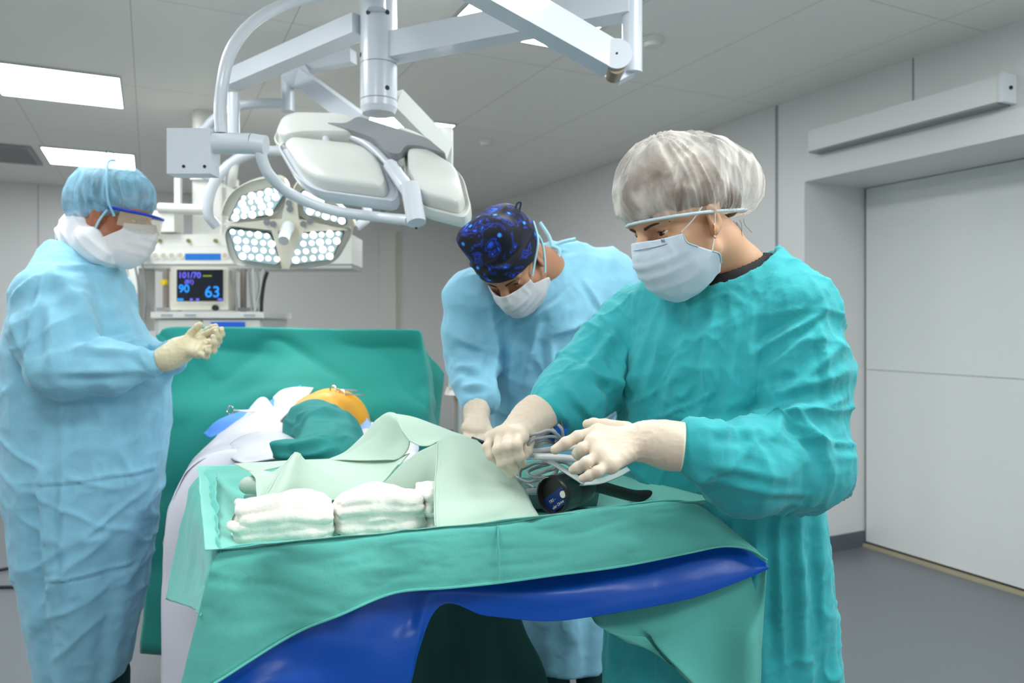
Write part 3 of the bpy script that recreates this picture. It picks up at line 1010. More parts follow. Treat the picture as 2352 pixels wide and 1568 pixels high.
# patient monitor
pm = empty('patient_monitor', at(463, 712, 4.05), 'cream bedside monitor with blue figures on a dark screen', 'monitor')
pbox('housing', (392, 612, 524, 712), 4.08, .12, mat('monitor cream', lin(216, 212, 198), .4), pm, .012)
pbox('bezel', (400, 616, 516, 698), 4.074, .005, mat('bezel grey', lin(222, 218, 206), .4), pm, .002)
scr = pbox('screen', (406, 619, 512, 691), 4.068, .004, mat('screen', lin(4, 8, 16), .15, emit=lin(5, 10, 26), es=1.0), pm, 0)
bm = bmesh.new(); p = at(496, 707, 4.078); add_cyl(bm, p - Vector((0, .02, 0)), p, .016, n=18); bm_obj('knob', bm, M_dark, pm, bevel=.003)
EM = lambda n_, c, s: mat(n_, (0, 0, 0, 1), .5, emit=c, es=s)
e_v = EM('digits violet', lin(110, 110, 255), 1.1); e_b = EM('digits blue', lin(20, 150, 255), 1.3); e_g = EM('trace green', lin(150, 190, 20), .9)


def scr_text(s_, px, py, size, m):
    p = at(px, py, 4.0655)
    text_mesh('reading', s_, size, Matrix.Translation(p) @ Matrix.Rotation(math.pi / 2, 4, 'X'), m, scr, .0006, bold=.001)


scr_text('101/70', 409, 638, .045, e_v); scr_text('(81)', 424, 651, .03, e_v)
scr_text('90', 410, 671, .06, e_b); scr_text('63', 470, 682, .085, e_b)
scr_text('---', 466, 638, .05, e_g)
for (a, b_) in ((407, 421), (436, 443), (450, 457), (500, 511)):
    pbox('screen_key', (a, 685, b_, 690), 4.0665, .0012, e_b if a == 407 else e_v, scr, 0)
# anaesthesia machine under the monitor
am = empty('anaesthesia_machine', Vector((at(480, 0, 4.1).x, 4.3, 0)), 'grey white anaesthesia machine under the monitor with a blue handle strip', 'anaesthesia machine')
pbox('top_shelf', (346, 716, 606, 730), 4.02, .5, M_whitew, am, .008)
pbox('cabinet', (356, 731, 602, 1180), 4.05, .45, mat('machine grey', lin(202, 204, 202), .4), am, .01)
pbox('drawer', (364, 735, 460, 790), 4.04, .009, M_whitew, am, .003)
pbox('drawer', (466, 735, 596, 790), 4.04, .009, M_whitew, am, .003)
pbox('blue_handle', (484, 739, 560, 750), 4.02, .018, mat('blue handle', lin(30, 100, 225), .35), am, .003)
for (a, b_) in ((370, 396), (424, 450), (560, 586)):
    pbox('name_plate', (a, 721, b_, 726), 4.017, .0025, mat('plate', lin(170, 180, 190), .5), am, 0)
for x in (-.25, .25):
    for y in (-.15, .15):
        c = Vector((at(480, 0, 4.1).x + x, 4.28 + y, .04))
        bm = bmesh.new(); add_cyl(bm, c - Vector((.015, 0, 0)), c + Vector((.015, 0, 0)), .04, n=20); bm_obj('caster', bm, M_dark, am)
# two steel poles standing on the machine and holding its hoses
for k, (px, lb_) in enumerate(((381, 'left'), (559, 'right'))):
    pol = empty('equipment_pole', at(px, 716, 4.2), 'thick grey steel pole on the anaesthesia machine, %s of the monitor' % lb_, 'pole', 'steel poles on the anaesthesia machine')
    bm = bmesh.new(); add_cyl(bm, at(px, 715.5, 4.2), at(px, 616.5, 4.2), .017, n=16); bm_obj('tube', bm, mat('pole brown grey', lin(150, 142, 134), .35, metal=.5), pol)
    pbox('foot_clamp', (px - 22, 706, px + 26, 714), 4.15, .06, M_grey, pol, .004)
    if k == 0:
        bm = bmesh.new(); p = at(380, 649, 4.17); add_cyl(bm, p - Vector((0, .03, 0)), p, .016, n=14); bm_obj('yellow_knob', bm, mat('yellow', lin(228, 200, 20), .4), pol, bevel=.003)
hz = [([(531, 620), (533, 645), (540, 668), (543, 690), (545, 714)], M_grey, .006), ([(572, 618), (574, 660), (577, 690), (579, 714)], M_grey, .007), ([(580, 618), (584, 660), (586, 714)], M_alu, .006),
      ([(590, 618), (594, 650), (590, 690), (584, 712)], M_grey, .006), ([(604, 618), (600, 660), (590, 700), (586, 712)], M_alu, .006), ([(614, 624), (606, 650), (601, 690), (600, 722)], M_dark, .010)]
wd = ['first from the left', 'second from the left', 'third from the left', 'fourth from the left', 'fifth, pale and slanting', 'thick black one at the right']
for (pts, m_, r), s_ in zip(hz, wd):
    bm = bmesh.new(); add_tube(bm, [at(x, y, 4.10) for x, y in pts], r, 10)
    props(bm_obj('breathing_hose', bm, m_, None, True), 'hose hanging right of the monitor above the anaesthesia machine, ' + s_, 'hose', 'hoses hanging beside the monitor')
# drip stand behind the doctor in the dark cap
ds = empty('instrument_stand', Vector((at(1052, 0, 3.3).x, 3.3, 0)), 'cream stand with a round tray half hidden behind the doctor in the dark blue cap', 'stand')
bm = bmesh.new(); a = at(1052, 905, 3.3); add_cyl(bm, (a.x, 3.3, .03), (a.x, 3.3, a.z), .022, n=18); bm_obj('pole', bm, M_alu, ds)
bm = bmesh.new(); add_cyl(bm, (a.x, 3.3, a.z), (a.x, 3.3, a.z + .03), .06, .05, n=24); bm_obj('collar', bm, M_whitew, ds, bevel=.005)
pbox('head_block', (1030, 858, 1075, 892), 3.25, .1, M_beigel, ds, .012)
bm = bmesh.new(); add_cyl(bm, (a.x, 3.3, .0), (a.x, 3.3, .03), .25, .2, n=30); bm_obj('foot', bm, M_whitew, ds, bevel=.006)

# ================================================================== INSTRUMENT TABLE AND ITS DRAPES
M_teal = mat('teal cotton', lin(92, 186, 174), 0.85, bump=.25, bscale=900, var=.10, vscale=9, sheen=.2, bump2=.12, b2scale=45)
M_tealin = mat('teal cotton lining', lin(124, 202, 188), 0.85, bump=.25, bscale=900, var=.06, vscale=9, sheen=.2)
M_blue = mat('blue plastic film', lin(8, 84, 190), 0.32, spec=.4, bump2=.15, b2scale=18, var=.08, vscale=5)
M_mint = mat('mint cotton', lin(203, 226, 209), 0.8, bump=.2, bscale=1100, sheen=.2, translucent=.15)
M_green = mat('green surgical sheet', lin(0, 138, 128), 0.8, var=.08, vscale=8, bump=.15, bscale=600, sheen=.15)
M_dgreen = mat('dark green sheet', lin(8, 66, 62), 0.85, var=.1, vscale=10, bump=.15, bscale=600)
M_wdrape = mat('white sheet', lin(218, 218, 228), 0.8, var=.02, vscale=8, bump=.15, bscale=700)
M_gauze = mat('white gauze', lin(236, 231, 222), 0.95, bump=.55, bscale=520, bump2=.3, b2scale=70, sss=.0)
M_black = mat('black plastic', lin(38, 35, 34), 0.33, spec=.5)
M_iodine = mat('iodine skin', lin(246, 170, 28), 0.45, var=.12, vscale=9)
M_wrap = mat('teal wrap', lin(36, 138, 134), 0.8, var=.12, vscale=14, bump=.2, bscale=600)


def sheet_w(name, G, m, parent=None, n=8, thick=.0015, wr=None, seed=0):
    rows = [[((p[0] / p[1]) * FPX + 1176, 745 - (p[2] - CAMZ) / p[1] * FPX, p[1]) for p in r] for r in G]
    return sheet(name, rows, m, parent, n, thick, wr, seed)


NL, NR, FL, FR = Vector((-.425, 1.152, 0)), Vector((.383, 1.412, 0)), Vector((-.69, 1.737, 0)), Vector((.10, 1.74, 0))


def T(s, t, z=0.0):
    p = (NL * (1 - s) + NR * s) * (1 - t) + (FL * (1 - s) + FR * s) * t
    return Vector((p.x, p.y, z))


def nearY(px):
    k = (px - 1176) / FPX
    s = (1.152 * k + .425) / (.808 - .26 * k)
    return 1.152 + .26 * s


it = empty('instrument_table', T(.3, .5, 0), 'instrument table under the teal and blue drapes in the foreground, almost hidden', 'table')
bm = bmesh.new(); add_prism(bm, [T(.04, .06, .855), T(.70, .06, .855), T(.70, .94, .855), T(.04, .94, .855)], (0, 0, .02)); bm_obj('table_top', bm, M_steel, it, bevel=.004)
bm = bmesh.new(); p = T(.20, .5); add_cyl(bm, (p.x, p.y, .05), (p.x, p.y, .8545), .028, n=20); bm_obj('column', bm, M_steel, it)
bm = bmesh.new(); add_prism(bm, [T(.02, .25, .012), T(.42, .25, .012), T(.42, .75, .012), T(.02, .75, .012)], (0, 0, .04)); bm_obj('base', bm, M_steel, it, bevel=.008)

# --- teal drape
td = empty('table_drape', T(.5, .0, .93), 'bright teal cotton drape lying over the instrument table in the foreground', 'drape')
rim = [(498, 1262), (560, 1249), (650, 1242), (780, 1233), (900, 1222), (1020, 1209), (1146, 1201), (1250, 1184), (1400, 1162), (1530, 1147), (1600, 1158), (1660, 1200), (1738, 1262)]
mid = [(452, 1420), (525, 1400), (628, 1350), (800, 1322), (905, 1290), (1030, 1280), (1148, 1270), (1268, 1250), (1420, 1230), (1560, 1205), (1635, 1202), (1690, 1230), (1752, 1274)]
hem = [(398, 1640), (480, 1580), (668, 1462), (780, 1415), (905, 1364), (1030, 1352), (1148, 1340), (1280, 1322), (1430, 1302), (1580, 1272), (1658, 1257), (1716, 1262), (1762, 1288)]
wob = [0, -.01, .03, -.012, .006, -.006, .004, -.004, .004, -.004, .0, 0, 0]
R0, R1, R2, R3_ = [], [], [], []
for k in range(len(rim)):
    y0 = nearY(min(rim[k][0], 1640))
    R0.append((rim[k][0], rim[k][1], y0))
    a, b, c = rim[k], mid[k], hem[k]
    R1.append((a[0] * .75 + b[0] * .25, a[1] * .8 + b[1] * .2, y0 - .014))
    R2.append((b[0], b[1], y0 - .022 + wob[k] * .6))
    R3_.append((c[0], c[1], y0 - .03 + wob[k]))
sheet('front_skirt', [R0, R1, R2, R3_], M_teal, td, n=12, wr=[((30, 30, 90), .0012), ((12, 12, 40), .002), ((7, 7, 40), .0045, .12), ((9, 9, 30), .004, -.3)], seed=2, hem=True)
sheet('left_skirt', [
    [(497, 1078, 1.70), (470, 1085, 1.71), (438, 1125, 1.72), (412, 1220, 1.71), (394, 1310, 1.70), (380, 1376, 1.69)],
    [(500, 1120, 1.52), (474, 1140, 1.55), (448, 1180, 1.57), (440, 1270, 1.55), (425, 1340, 1.56), (412, 1386, 1.54)],
    [(503, 1190, 1.32), (484, 1215, 1.34), (470, 1260, 1.33), (470, 1320, 1.31), (456, 1360, 1.32), (448, 1398, 1.31)],
    [(506, 1262, 1.14), (492, 1300, 1.14), (480, 1340, 1.14), (480, 1370, 1.13), (470, 1395, 1.13), (462, 1415, 1.12)]], M_teal, td, n=10,
    wr=[((25, 25, 60), .0015), ((18, 18, 5), .007), ((20, 20, 7), .006, .3)], seed=4)
G = []
for t in (-.02, .05, .12, .3, .6, .88, .96, 1.0):
    r = []
    for s in (-.055, .0, .08, .3, .5, .7, .9, .96, 1.0):
        inn = min((s + .055) / .13, (1 - s) / .10, t / .12, (1 - t) / .12, 1.0)
        hi = .93 + .012 * s + .012 * t
        r.append(tuple(T(s, t, hi + (.885 - hi) * max(0, inn) ** .8)))
    G.append(r)
sheet_w('inner_lining', G, M_tealin, td, 8, .0012, [((14, 14, 14), .003)], 7)
sheet('right_skirt', [
    [(1352, 1385, 1.48), (1440, 1372, 1.47), (1550, 1350, 1.46), (1650, 1312, 1.45), (1736, 1285, 1.44), (1762, 1288, 1.43)],
    [(1360, 1412, 1.44), (1450, 1420, 1.45), (1550, 1420, 1.44), (1650, 1400, 1.44), (1730, 1380, 1.43), (1758, 1350, 1.42)],
    [(1372, 1432, 1.42), (1470, 1450, 1.44), (1520, 1480, 1.41), (1650, 1480, 1.43), (1720, 1470, 1.40), (1752, 1450, 1.42)],
    [(1400, 1450, 1.42), (1520, 1500, 1.43), (1570, 1545, 1.40), (1660, 1570, 1.43), (1718, 1560, 1.41), (1748, 1560, 1.43)],
    [(1480, 1460, 1.43), (1560, 1550, 1.43), (1620, 1600, 1.41), (1680, 1630, 1.43), (1718, 1630, 1.41), (1744, 1630, 1.43)]], M_teal, td, n=10,
    wr=[((16, 16, 10), .003), ((16, 16, 7), .006, .5)], seed=9)
def edge_cord(name, row, dy, off, r, m, parent):
    bm = bmesh.new(); add_tube(bm, [at(x, y + dy, Y) + Vector((0, -off, 0)) for x, y, Y in row], r, 6)
    return bm_obj(name, bm, m, parent, True)


edge_cord('hem_cord', R3_[1:], -3, .001, .0022, M_teal, td)
edge_cord('top_crease', R0[:-1], 1, .002, .0016, M_teal, td)
bm = bmesh.new(); add_tube(bm, [at(1143, 1206, nearY(1146) - .0135), at(1144, 1240, nearY(1146) - .024), at(1146, 1290, nearY(1146) - .030), at(1146, 1334, nearY(1146) - .034)], .0016, 6)
bm_obj('pressed_crease', bm, M_teal, td, True)
# --- blue film under it
bd = empty('film_cover', T(.5, 0, .85), 'shiny blue plastic film hanging below the hem of the teal drape', 'cover')
sheet('film', [
    [(455, 1560, 1.17), (640, 1430, 1.19), (800, 1385, 1.23), (915, 1345, 1.27), (985, 1330, 1.29), (1130, 1325, 1.33), (1275, 1305, 1.37), (1420, 1285, 1.40), (1570, 1258, 1.42), (1690, 1250, 1.43), (1738, 1278, 1.43)],
    [(450, 1600, 1.15), (635, 1500, 1.19), (795, 1470, 1.21), (930, 1420, 1.27), (988, 1362, 1.28), (1130, 1362, 1.31), (1275, 1362, 1.33), (1430, 1342, 1.37), (1575, 1318, 1.39), (1700, 1290, 1.41), (1756, 1290, 1.41)],
    [(445, 1640, 1.14), (630, 1580, 1.17), (790, 1560, 1.21), (940, 1500, 1.25), (994, 1386, 1.28), (1125, 1392, 1.31), (1275, 1405, 1.33), (1440, 1378, 1.36), (1580, 1350, 1.38), (1710, 1315, 1.40), (1764, 1300, 1.40)],
    [(440, 1720, 1.14), (625, 1720, 1.17), (780, 1720, 1.2), (900, 1700, 1.24), (998, 1404, 1.28), (1120, 1414, 1.31), (1275, 1426, 1.33), (1445, 1402, 1.36), (1584, 1374, 1.38), (1714, 1328, 1.40), (1768, 1304, 1.40)]], M_blue, bd, n=10, thick=.0008,
    wr=[((5, 5, 9), .003), ((8, 8, 8), .005, .6), ((8, 8, 12), .004, -.4)], seed=5)

# --- mint cloth over the instruments
mc = empty('cover_cloth', at(900, 1000, 1.5), 'pale mint green cotton cloth folded loosely over the middle of the instrument table', 'cloth')
fine = [((8, 8, 8), .002), ((9, 9, 22), .0022, .6)]
back_rows = [
    [(537, 1065, 1.66), (660, 1057, 1.64), (750, 1054, 1.62), (830, 1052, 1.59), (905, 1049, 1.56), (940, 1040, 1.53)],
    [(558, 1076, 1.59), (682, 1062, 1.56), (752, 1070, 1.53), (828, 1086, 1.50), (892, 1070, 1.51), (930, 1052, 1.50)],
    [(568, 1080, 1.56), (692, 1062, 1.52), (742, 1082, 1.49), (812, 1112, 1.46), (876, 1100, 1.46), (920, 1062, 1.475)],
    [(576, 1086, 1.53), (700, 1064, 1.48), (736, 1091, 1.46), (801, 1130, 1.43), (862, 1122, 1.43), (914, 1066, 1.46)]]
peak_left = [
    [(748, 1055, 1.61), (795, 1035, 1.61), (840, 992, 1.62), (866, 962, 1.62), (890, 948, 1.61), (907, 949, 1.60)],
    [(800, 1056, 1.57), (835, 1041, 1.58), (872, 1008, 1.59), (894, 985, 1.585), (905, 968, 1.575), (912, 966, 1.565)],
    [(850, 1057, 1.545), (880, 1046, 1.555), (908, 1026, 1.56), (922, 1010, 1.555), (927, 1000, 1.545), (929, 997, 1.535)],
    [(905, 1056, 1.52), (920, 1050, 1.525), (931, 1040, 1.525), (938, 1030, 1.52), (941, 1020, 1.515), (942, 1013, 1.507)]]
peak_right = [
    [(905, 949, 1.602), (950, 957, 1.62), (998, 974, 1.62), (1045, 992, 1.62), (1075, 1003, 1.61), (1104, 1026, 1.60)],
    [(911, 962, 1.572), (950, 973, 1.585), (995, 988, 1.595), (1040, 1001, 1.595), (1068, 1009, 1.59), (1092, 1022, 1.58)],
    [(922, 985, 1.535), (950, 999, 1.54), (980, 1007, 1.548), (1010, 1009, 1.555), (1040, 1012, 1.562), (1072, 1021, 1.565)],
    [(941, 1011, 1.502), (962, 1022, 1.498), (986, 1023, 1.498), (1004, 1014, 1.50), (1030, 1017, 1.52), (1062, 1025, 1.545)]]
sheet('cloth_back', back_rows, M_mint, mc, 10, .0015, fine, 1)
sheet('peak_fold', peak_left, M_mint, mc, 10, .0015, fine, 2)
sheet('peak_fold', peak_right, M_mint, mc, 10, .0015, fine, 3)
def mint_hem(pts):
    bm = bmesh.new(); add_tube(bm, [at(x, y, Y - .0015) for x, y, Y in pts], .0011, 6); bm_obj('hem', bm, M_mint, mc, True)
mint_hem(back_rows[3]); mint_hem(peak_right[3][:4]); mint_hem([r[-1] for r in peak_left]); mint_hem([(678, 1038, 1.455), (645, 1078, 1.415), (622, 1118, 1.37), (604, 1150, 1.345)])
mint_hem([(1004, 1012, 1.48), (1003, 1058, 1.44), (998, 1120, 1.355), (998, 1180, 1.285), (1000, 1208, 1.262)])
mint_hem([(1013, 1012, 1.49), (1012, 1058, 1.445), (1008, 1120, 1.36), (1008, 1180, 1.288), (1010, 1210, 1.264)])
mint_hem([(690, 1042, 1.458), (668, 1084, 1.405), (648, 1118, 1.365), (630, 1150, 1.35)])
sheet('front_flap', [
    [(1004, 1012, 1.48), (1034, 996, 1.53), (1062, 1000, 1.56), (1095, 1010, 1.58)],
    [(1003, 1058, 1.44), (1050, 1046, 1.465), (1100, 1050, 1.485), (1146, 1054, 1.51)],
    [(998, 1120, 1.355), (1060, 1108, 1.39), (1130, 1108, 1.41), (1196, 1108, 1.44)],
    [(998, 1180, 1.285), (1070, 1170, 1.305), (1150, 1158, 1.33), (1222, 1158, 1.37)],
    [(1000, 1208, 1.262), (1064, 1206, 1.275), (1150, 1188, 1.305), (1236, 1182, 1.335)],
    [(1010, 1219, 1.258), (1066, 1214, 1.272), (1150, 1195, 1.302), (1238, 1187, 1.332)]], M_mint, mc, 10, .0015, fine, 3)
sheet('tent_fold', [
    [(668, 1046, 1.46), (678, 1038, 1.455), (688, 1040, 1.46), (700, 1056, 1.465)],
    [(645, 1078, 1.415), (668, 1070, 1.40), (700, 1070, 1.45), (728, 1074, 1.462)],
    [(622, 1118, 1.37), (655, 1112, 1.36), (715, 1104, 1.43), (772, 1102, 1.45)],
    [(606, 1146, 1.345), (642, 1144, 1.345), (720, 1136, 1.41), (800, 1124, 1.43)],
    [(600, 1160, 1.34), (640, 1160, 1.34), (724, 1154, 1.40), (812, 1138, 1.42)]], M_mint, mc, 10, .0015, fine, 4)
sheet('side_fold', [
    [(572, 1084, 1.50), (600, 1080, 1.49), (630, 1082, 1.48), (668, 1050, 1.468)],
    [(586, 1098, 1.46), (606, 1096, 1.45), (632, 1096, 1.44), (650, 1078, 1.425)],
    [(588, 1122, 1.42), (604, 1122, 1.41), (620, 1118, 1.395), (630, 1108, 1.385)],
    [(592, 1154, 1.375), (598, 1154, 1.365), (604, 1154, 1.355), (610, 1148, 1.348)]], M_mint, mc, 10, .0015, None, 5)
sheet('inner_fold', [
    [(926, 1062, 1.455), (960, 1038, 1.466), (985, 1026, 1.475), (1005, 1017, 1.485)],
    [(890, 1100, 1.44), (940, 1084, 1.45), (980, 1070, 1.46), (1003, 1060, 1.45)],
    [(860, 1128, 1.43), (930, 1128, 1.44), (980, 1122, 1.45), (1000, 1118, 1.44)],
    [(850, 1150, 1.43), (930, 1155, 1.44), (980, 1150, 1.45), (1000, 1148, 1.44)]], M_mint, mc, 8, .0015, None, 6)

# --- gauze stacks: soft folded layers
def gauze(name_px, Y, w_, d_, layers, seed, label, yaw=.3, tilt=0.0, hgt=.011, ruffle=.004):
    c = at(name_px[0], name_px[1], Y)
    rnd = random.Random(seed)
    S = SDF((c.x - w_ - .03, c.y - d_ - .04, c.z - .02), (c.x + w_ + .03, c.y + d_ + .04, c.z + layers * hgt + .03), .0028)
    z = c.z
    for i in range(layers):
        k = 1 - .10 * i / layers
        a, b = rnd.uniform(-.007, .007), rnd.uniform(-.006, .006)
        rx, ry = w_ * k * rnd.uniform(.92, 1.02), d_ * k * rnd.uniform(.92, 1.03)
        S.loft([(z - .001, c.x + a, c.y + b, rx * .95, ry * .93, yaw), (z + hgt * .5, c.x + a, c.y + b, rx, ry, yaw), (z + hgt + .001, c.x + a, c.y + b, rx * .95, ry * .93, yaw)], k=.004, power=4.0,
               fold=lambda th, Z, s=i: .03 * np.sin(5 * th + s * 1.7) + .02 * np.sin(11 * th + s))
        z += hgt
    S.ell((c.x + w_ * .12 * math.cos(seed), c.y + d_ * .05, z - hgt * .5), (w_ * .86, d_ * .84, hgt * .95), None, .010)
    Vv, F = S.mesh(1)
    N = vnormals(Vv, F)
    Vv = Vv + N * (ruffle * fbm(Vv * 34, seed, 3) + .0022 * ridged(Vv * np.array((22, 22, 60), np.float32), seed + 3))[:, None]
    zz = (Vv[:, 2] - c.z) / (layers * hgt)
    Vv[:, 2] += zz * (.006 * np.sin((Vv[:, 0] - c.x) * 38 + seed) + tilt * (Vv[:, 0] - c.x))
    return props(add_np('gauze_stack', Vv, F, M_gauze), label, 'gauze', 'gauze stacks on the instrument table')


gauze((655, 1240), 1.30, .088, .052, 5, 1, 'stack of folded white gauze on the instrument table, at the left near corner', .32, -.05, .0140, .005)
gauze((868, 1226), 1.36, .086, .056, 5, 2, 'stack of folded white gauze on the instrument table, in front of the mint cloth', .32, .02, .0150, .005)
gauze((990, 1208), 1.385, .022, .036, 9, 5, 'crumpled roll of white gauze tucked under the mint cloth corner', .5, 0, .0088, .0035)

# --- small instruments showing between the cloths
t_ = empty('silicone_bulb', at(572, 1112, 1.56), 'pale rounded rubber bulb peeping out under the left end of the mint cloth', 'bulb')
S = SDF((at(520, 0, 1.56).x, 1.48, .86), (at(640, 0, 1.56).x, 1.66, 1.0), .003)
S.ell(at(578, 1114, 1.56), (.026, .022, .020)); S.cap(at(590, 1116, 1.55), at(612, 1128, 1.54), .017, .013, .012)
Vv, F = S.mesh(1); add_np('bulb_body', Vv, F, mat('pale rubber', lin(190, 205, 190), .45), t_)
t_ = empty('retractor', at(578, 1160, 1.5), 'steel toothed retractor end left of the gauze under the mint cloth', 'retractor')
bm = bmesh.new(); add_box(bm, at(582, 1146, 1.49), (.034, .012, .018)); bm_obj('handle_plate', bm, M_steel, t_, bevel=.002)
for k in range(4):
    bm = bmesh.new(); p = at(573 + k * 8, 1150, 1.48); add_tube(bm, [p, p + Vector((0, -.01, -.012)), p + Vector((.001, -.012, -.03))], .0028, 8); bm_obj('tooth', bm, M_steel, t_, True)


def ring(px, py, Y, r, label, tx=.3):
    bm = bmesh.new(); c = at(px, py, Y)
    pts = [c + Vector((r * math.cos(a) * .8, tx * r * math.sin(a), r * math.sin(a))) for a in [i * 2 * math.pi / 14 for i in range(15)]]
    add_tube(bm, pts, .0022, 8)
    add_tube(bm, [c + Vector((r * .8, 0, 0)), c + Vector((.03, .02, -.004)), c + Vector((.07, .05, -.008))], .0025, 8)
    return props(bm_obj('clamp_handle', bm, M_steel, None, True), label, 'clamp', 'steel clamp handles')


ring(549, 1196, 1.27, .013, 'small steel ring handle of a clamp showing at the left end of the gauze')
ring(745, 1150, 1.46, .010, 'small steel ring of a clamp under the middle of the mint cloth')
ring(528, 942, 2.32, .012, 'steel clamp ring on the blue sheet left of the white drape tip')
ring(765, 894, 2.5, .012, 'steel clamp ring behind the orange stained leg, the upper one')
ring(785, 904, 2.5, .012, 'steel clamp ring behind the orange stained leg, the lower one')

# --- the black bone drill with its label plate
F0 = at(1266, 1138, 1.375)
ad = Vector((.66, .75, .02)).normalized()
dl = empty('surgical_drill', F0, 'black surgical power drill with a blue label plate lying on the teal drape', 'drill')
xs, ys, _ = frame_z(ad)
bm = bmesh.new()
prof = [(.0, .0345), (.004, .0365), (.012, .0365), (.016, .0345), (.045, .0345), (.047, .0335), (.052, .0345), (.085, .033), (.105, .028), (.118, .02)]
prev = None
for (a, r) in prof:
    ringv = [bm.verts.new(F0 + ad * a + (xs * math.cos(t) + ys * math.sin(t)) * r) for t in [2 * math.pi * i / 48 for i in range(48)]]
    if prev:
        for i in range(48): bm.faces.new((prev[i], prev[(i + 1) % 48], ringv[(i + 1) % 48], ringv[i]))
    else: first = ringv
    prev = ringv
bm.faces.new(prev)
inner = [bm.verts.new(F0 + ad * .001 + (xs * math.cos(t) + ys * math.sin(t)) * .0325) for t in [2 * math.pi * i / 48 for i in range(48)]]
deep = [bm.verts.new(F0 + ad * .014 + (xs * math.cos(t) + ys * math.sin(t)) * .031) for t in [2 * math.pi * i / 48 for i in range(48)]]
for A_, B_ in ((inner, first), (deep, inner)):
    for i in range(48): bm.faces.new((A_[i], A_[(i + 1) % 48], B_[(i + 1) % 48], B_[i]))
bm.faces.new(deep)
bm_obj('motor_housing', bm, M_black, dl, True)
bm = bmesh.new(); e0 = F0 + ad * .105
add_tube(bm, [e0, e0 + ad * .02 + Vector((.008, 0, -.004)), at(1450, 1137, 1.50), at(1490, 1138, 1.51), at(1525, 1144, 1.52)], .013, 16, .011); bm_obj('neck', bm, M_black, dl, True)
# label plate: local frame of the face, text runs up to the right
fx = Vector((0, 0, 1)).cross(ad).normalized() * -1      # to the right as seen from the front
fx = fx if fx.x > 0 else -fx
fz = ad.cross(fx).normalized(); fz = fz if fz.z > 0 else -fz
ca, sa = math.cos(math.radians(36)), math.sin(math.radians(36))
lx = fx * ca + fz * sa; ly = -fx * sa + fz * ca; ln = -ad
Ml = Matrix((lx, ly, ln)).transposed().to_4x4(); Ml.translation = F0 + ad * .012
bm = bmesh.new(); add_box(bm, Ml @ Vector((-.001, -.010, .0005)), (.060, .030, .002), Ml.to_3x3()); lp = bm_obj('label_plate', bm, mat('navy plate', lin(14, 44, 110), .35), dl, bevel=.0006)
M_print = mat('cream print', lin(226, 220, 200), .5)
text_mesh('label_text', 'TRS -', .0078, Ml @ Matrix.Translation((-.021, -.009, .0018)), M_print, lp, .0002, shear=.2)
text_mesh('label_text', 'ular Drive', .0078, Ml @ Matrix.Translation((-.020, -.021, .0018)), M_print, lp, .0002, shear=.2)
bm = bmesh.new(); c_ = Ml @ Vector((.019, -.009, .0015)); add_cyl(bm, c_, c_ + ln * .003, .0065, n=24); bm_obj('button', bm, M_gauze, dl, bevel=.0008)
bm = bmesh.new(); c_ = F0 + ad * .03 + (xs * 0 + Vector((-.3, -.2, 1)).normalized()) * .034; add_cyl(bm, c_ - Vector((0, 0, .003)), c_ + Vector((0, 0, .0015)), .003, n=12); bm_obj('dot', bm, mat('cream dot', lin(220, 190, 150), .5), dl)
bm = bmesh.new()
add_tube(bm, [F0 - ad * .0008 + fx * (.034 * math.cos(a)) + fz * (.034 * math.sin(a)) for a in [math.radians(q) for q in (100, 112, 124, 134)]], .0005, 6); bm_obj('scale_mark', bm, M_print, dl)
bm = bmesh.new()
pl_ = F0 - ad * .001 + fx * (.034 * math.cos(2.42)) + fz * (.034 * math.sin(2.42))
add_tube(bm, [pl_ + fx * a + fz * b for a, b in ((-.003, 0), (.002, 0), (.002, .003), (-.002, .003), (-.002, .005))], .0004, 6, smooth=0); bm_obj('lock_mark', bm, M_print, dl)

# --- looped grey cables, plug and plastic rods in the woman's hands
M_cab = mat('grey cable', lin(150, 155, 158), .45)
rc = random.Random(8)
lbl = ['outermost loop of grey cable held by the right glove of the woman', 'middle loop of grey cable held by the right glove of the woman', 'inner loop of grey cable held by the right glove of the woman', 'low loop of grey cable lying under the white rods', 'grey cable loop hanging lowest next to the mint cloth']
for k in range(5):
    cx_, cy_ = ((1246, 1018), (1250, 1022), (1244, 1030), (1262, 1080), (1236, 1084))[k]
    rx_, ry_ = ((46, 27), (40, 20), (34, 16), (52, 15), (44, 20))[k]
    pts = []
    for i in range(13):
        a = 2 * math.pi * i / 12 * .97
        pts.append(at(cx_ + rx_ * math.cos(a) * (1 + rc.uniform(-.06, .06)), cy_ + ry_ * math.sin(a) + rc.uniform(-3, 3) - 7 * math.cos(a), 1.415 + .035 * math.sin(a + k) + .004 * k))
    bm = bmesh.new(); add_tube(bm, pts, .0031, 10, smooth=6)
    props(bm_obj('cable_loop', bm, M_cab, None, True), lbl[k], 'cable', 'grey cable loops on the instrument table')
pg = empty('cable_plug', at(1272, 1000, 1.44), 'small blue plug with three metal pins standing in the cable bundle', 'plug')
bm = bmesh.new(); add_box(bm, at(1286, 994, 1.45), (.026, .018, .024), Matrix.Rotation(.25, 3, 'Y')); bm_obj('plug_body', bm, mat('blue plug', lin(0, 92, 190), .35), pg, bevel=.003)
bm = bmesh.new(); add_box(bm, at(1264, 1000, 1.46), (.018, .016, .02), Matrix.Rotation(.1, 3, 'Y')); bm_obj('plug_side', bm, mat('blue plug side', lin(0, 80, 170), .35), pg, bevel=.003)
for (x, y) in ((1258, 972), (1275, 968), (1288, 966)):
    bm = bmesh.new(); add_cyl(bm, at(x + 5, y + 18, 1.45), at(x, y, 1.45), .0024, .002, n=10); bm_obj('pin', bm, mat('pin metal', lin(140, 128, 110), .3, metal=.8), pg)
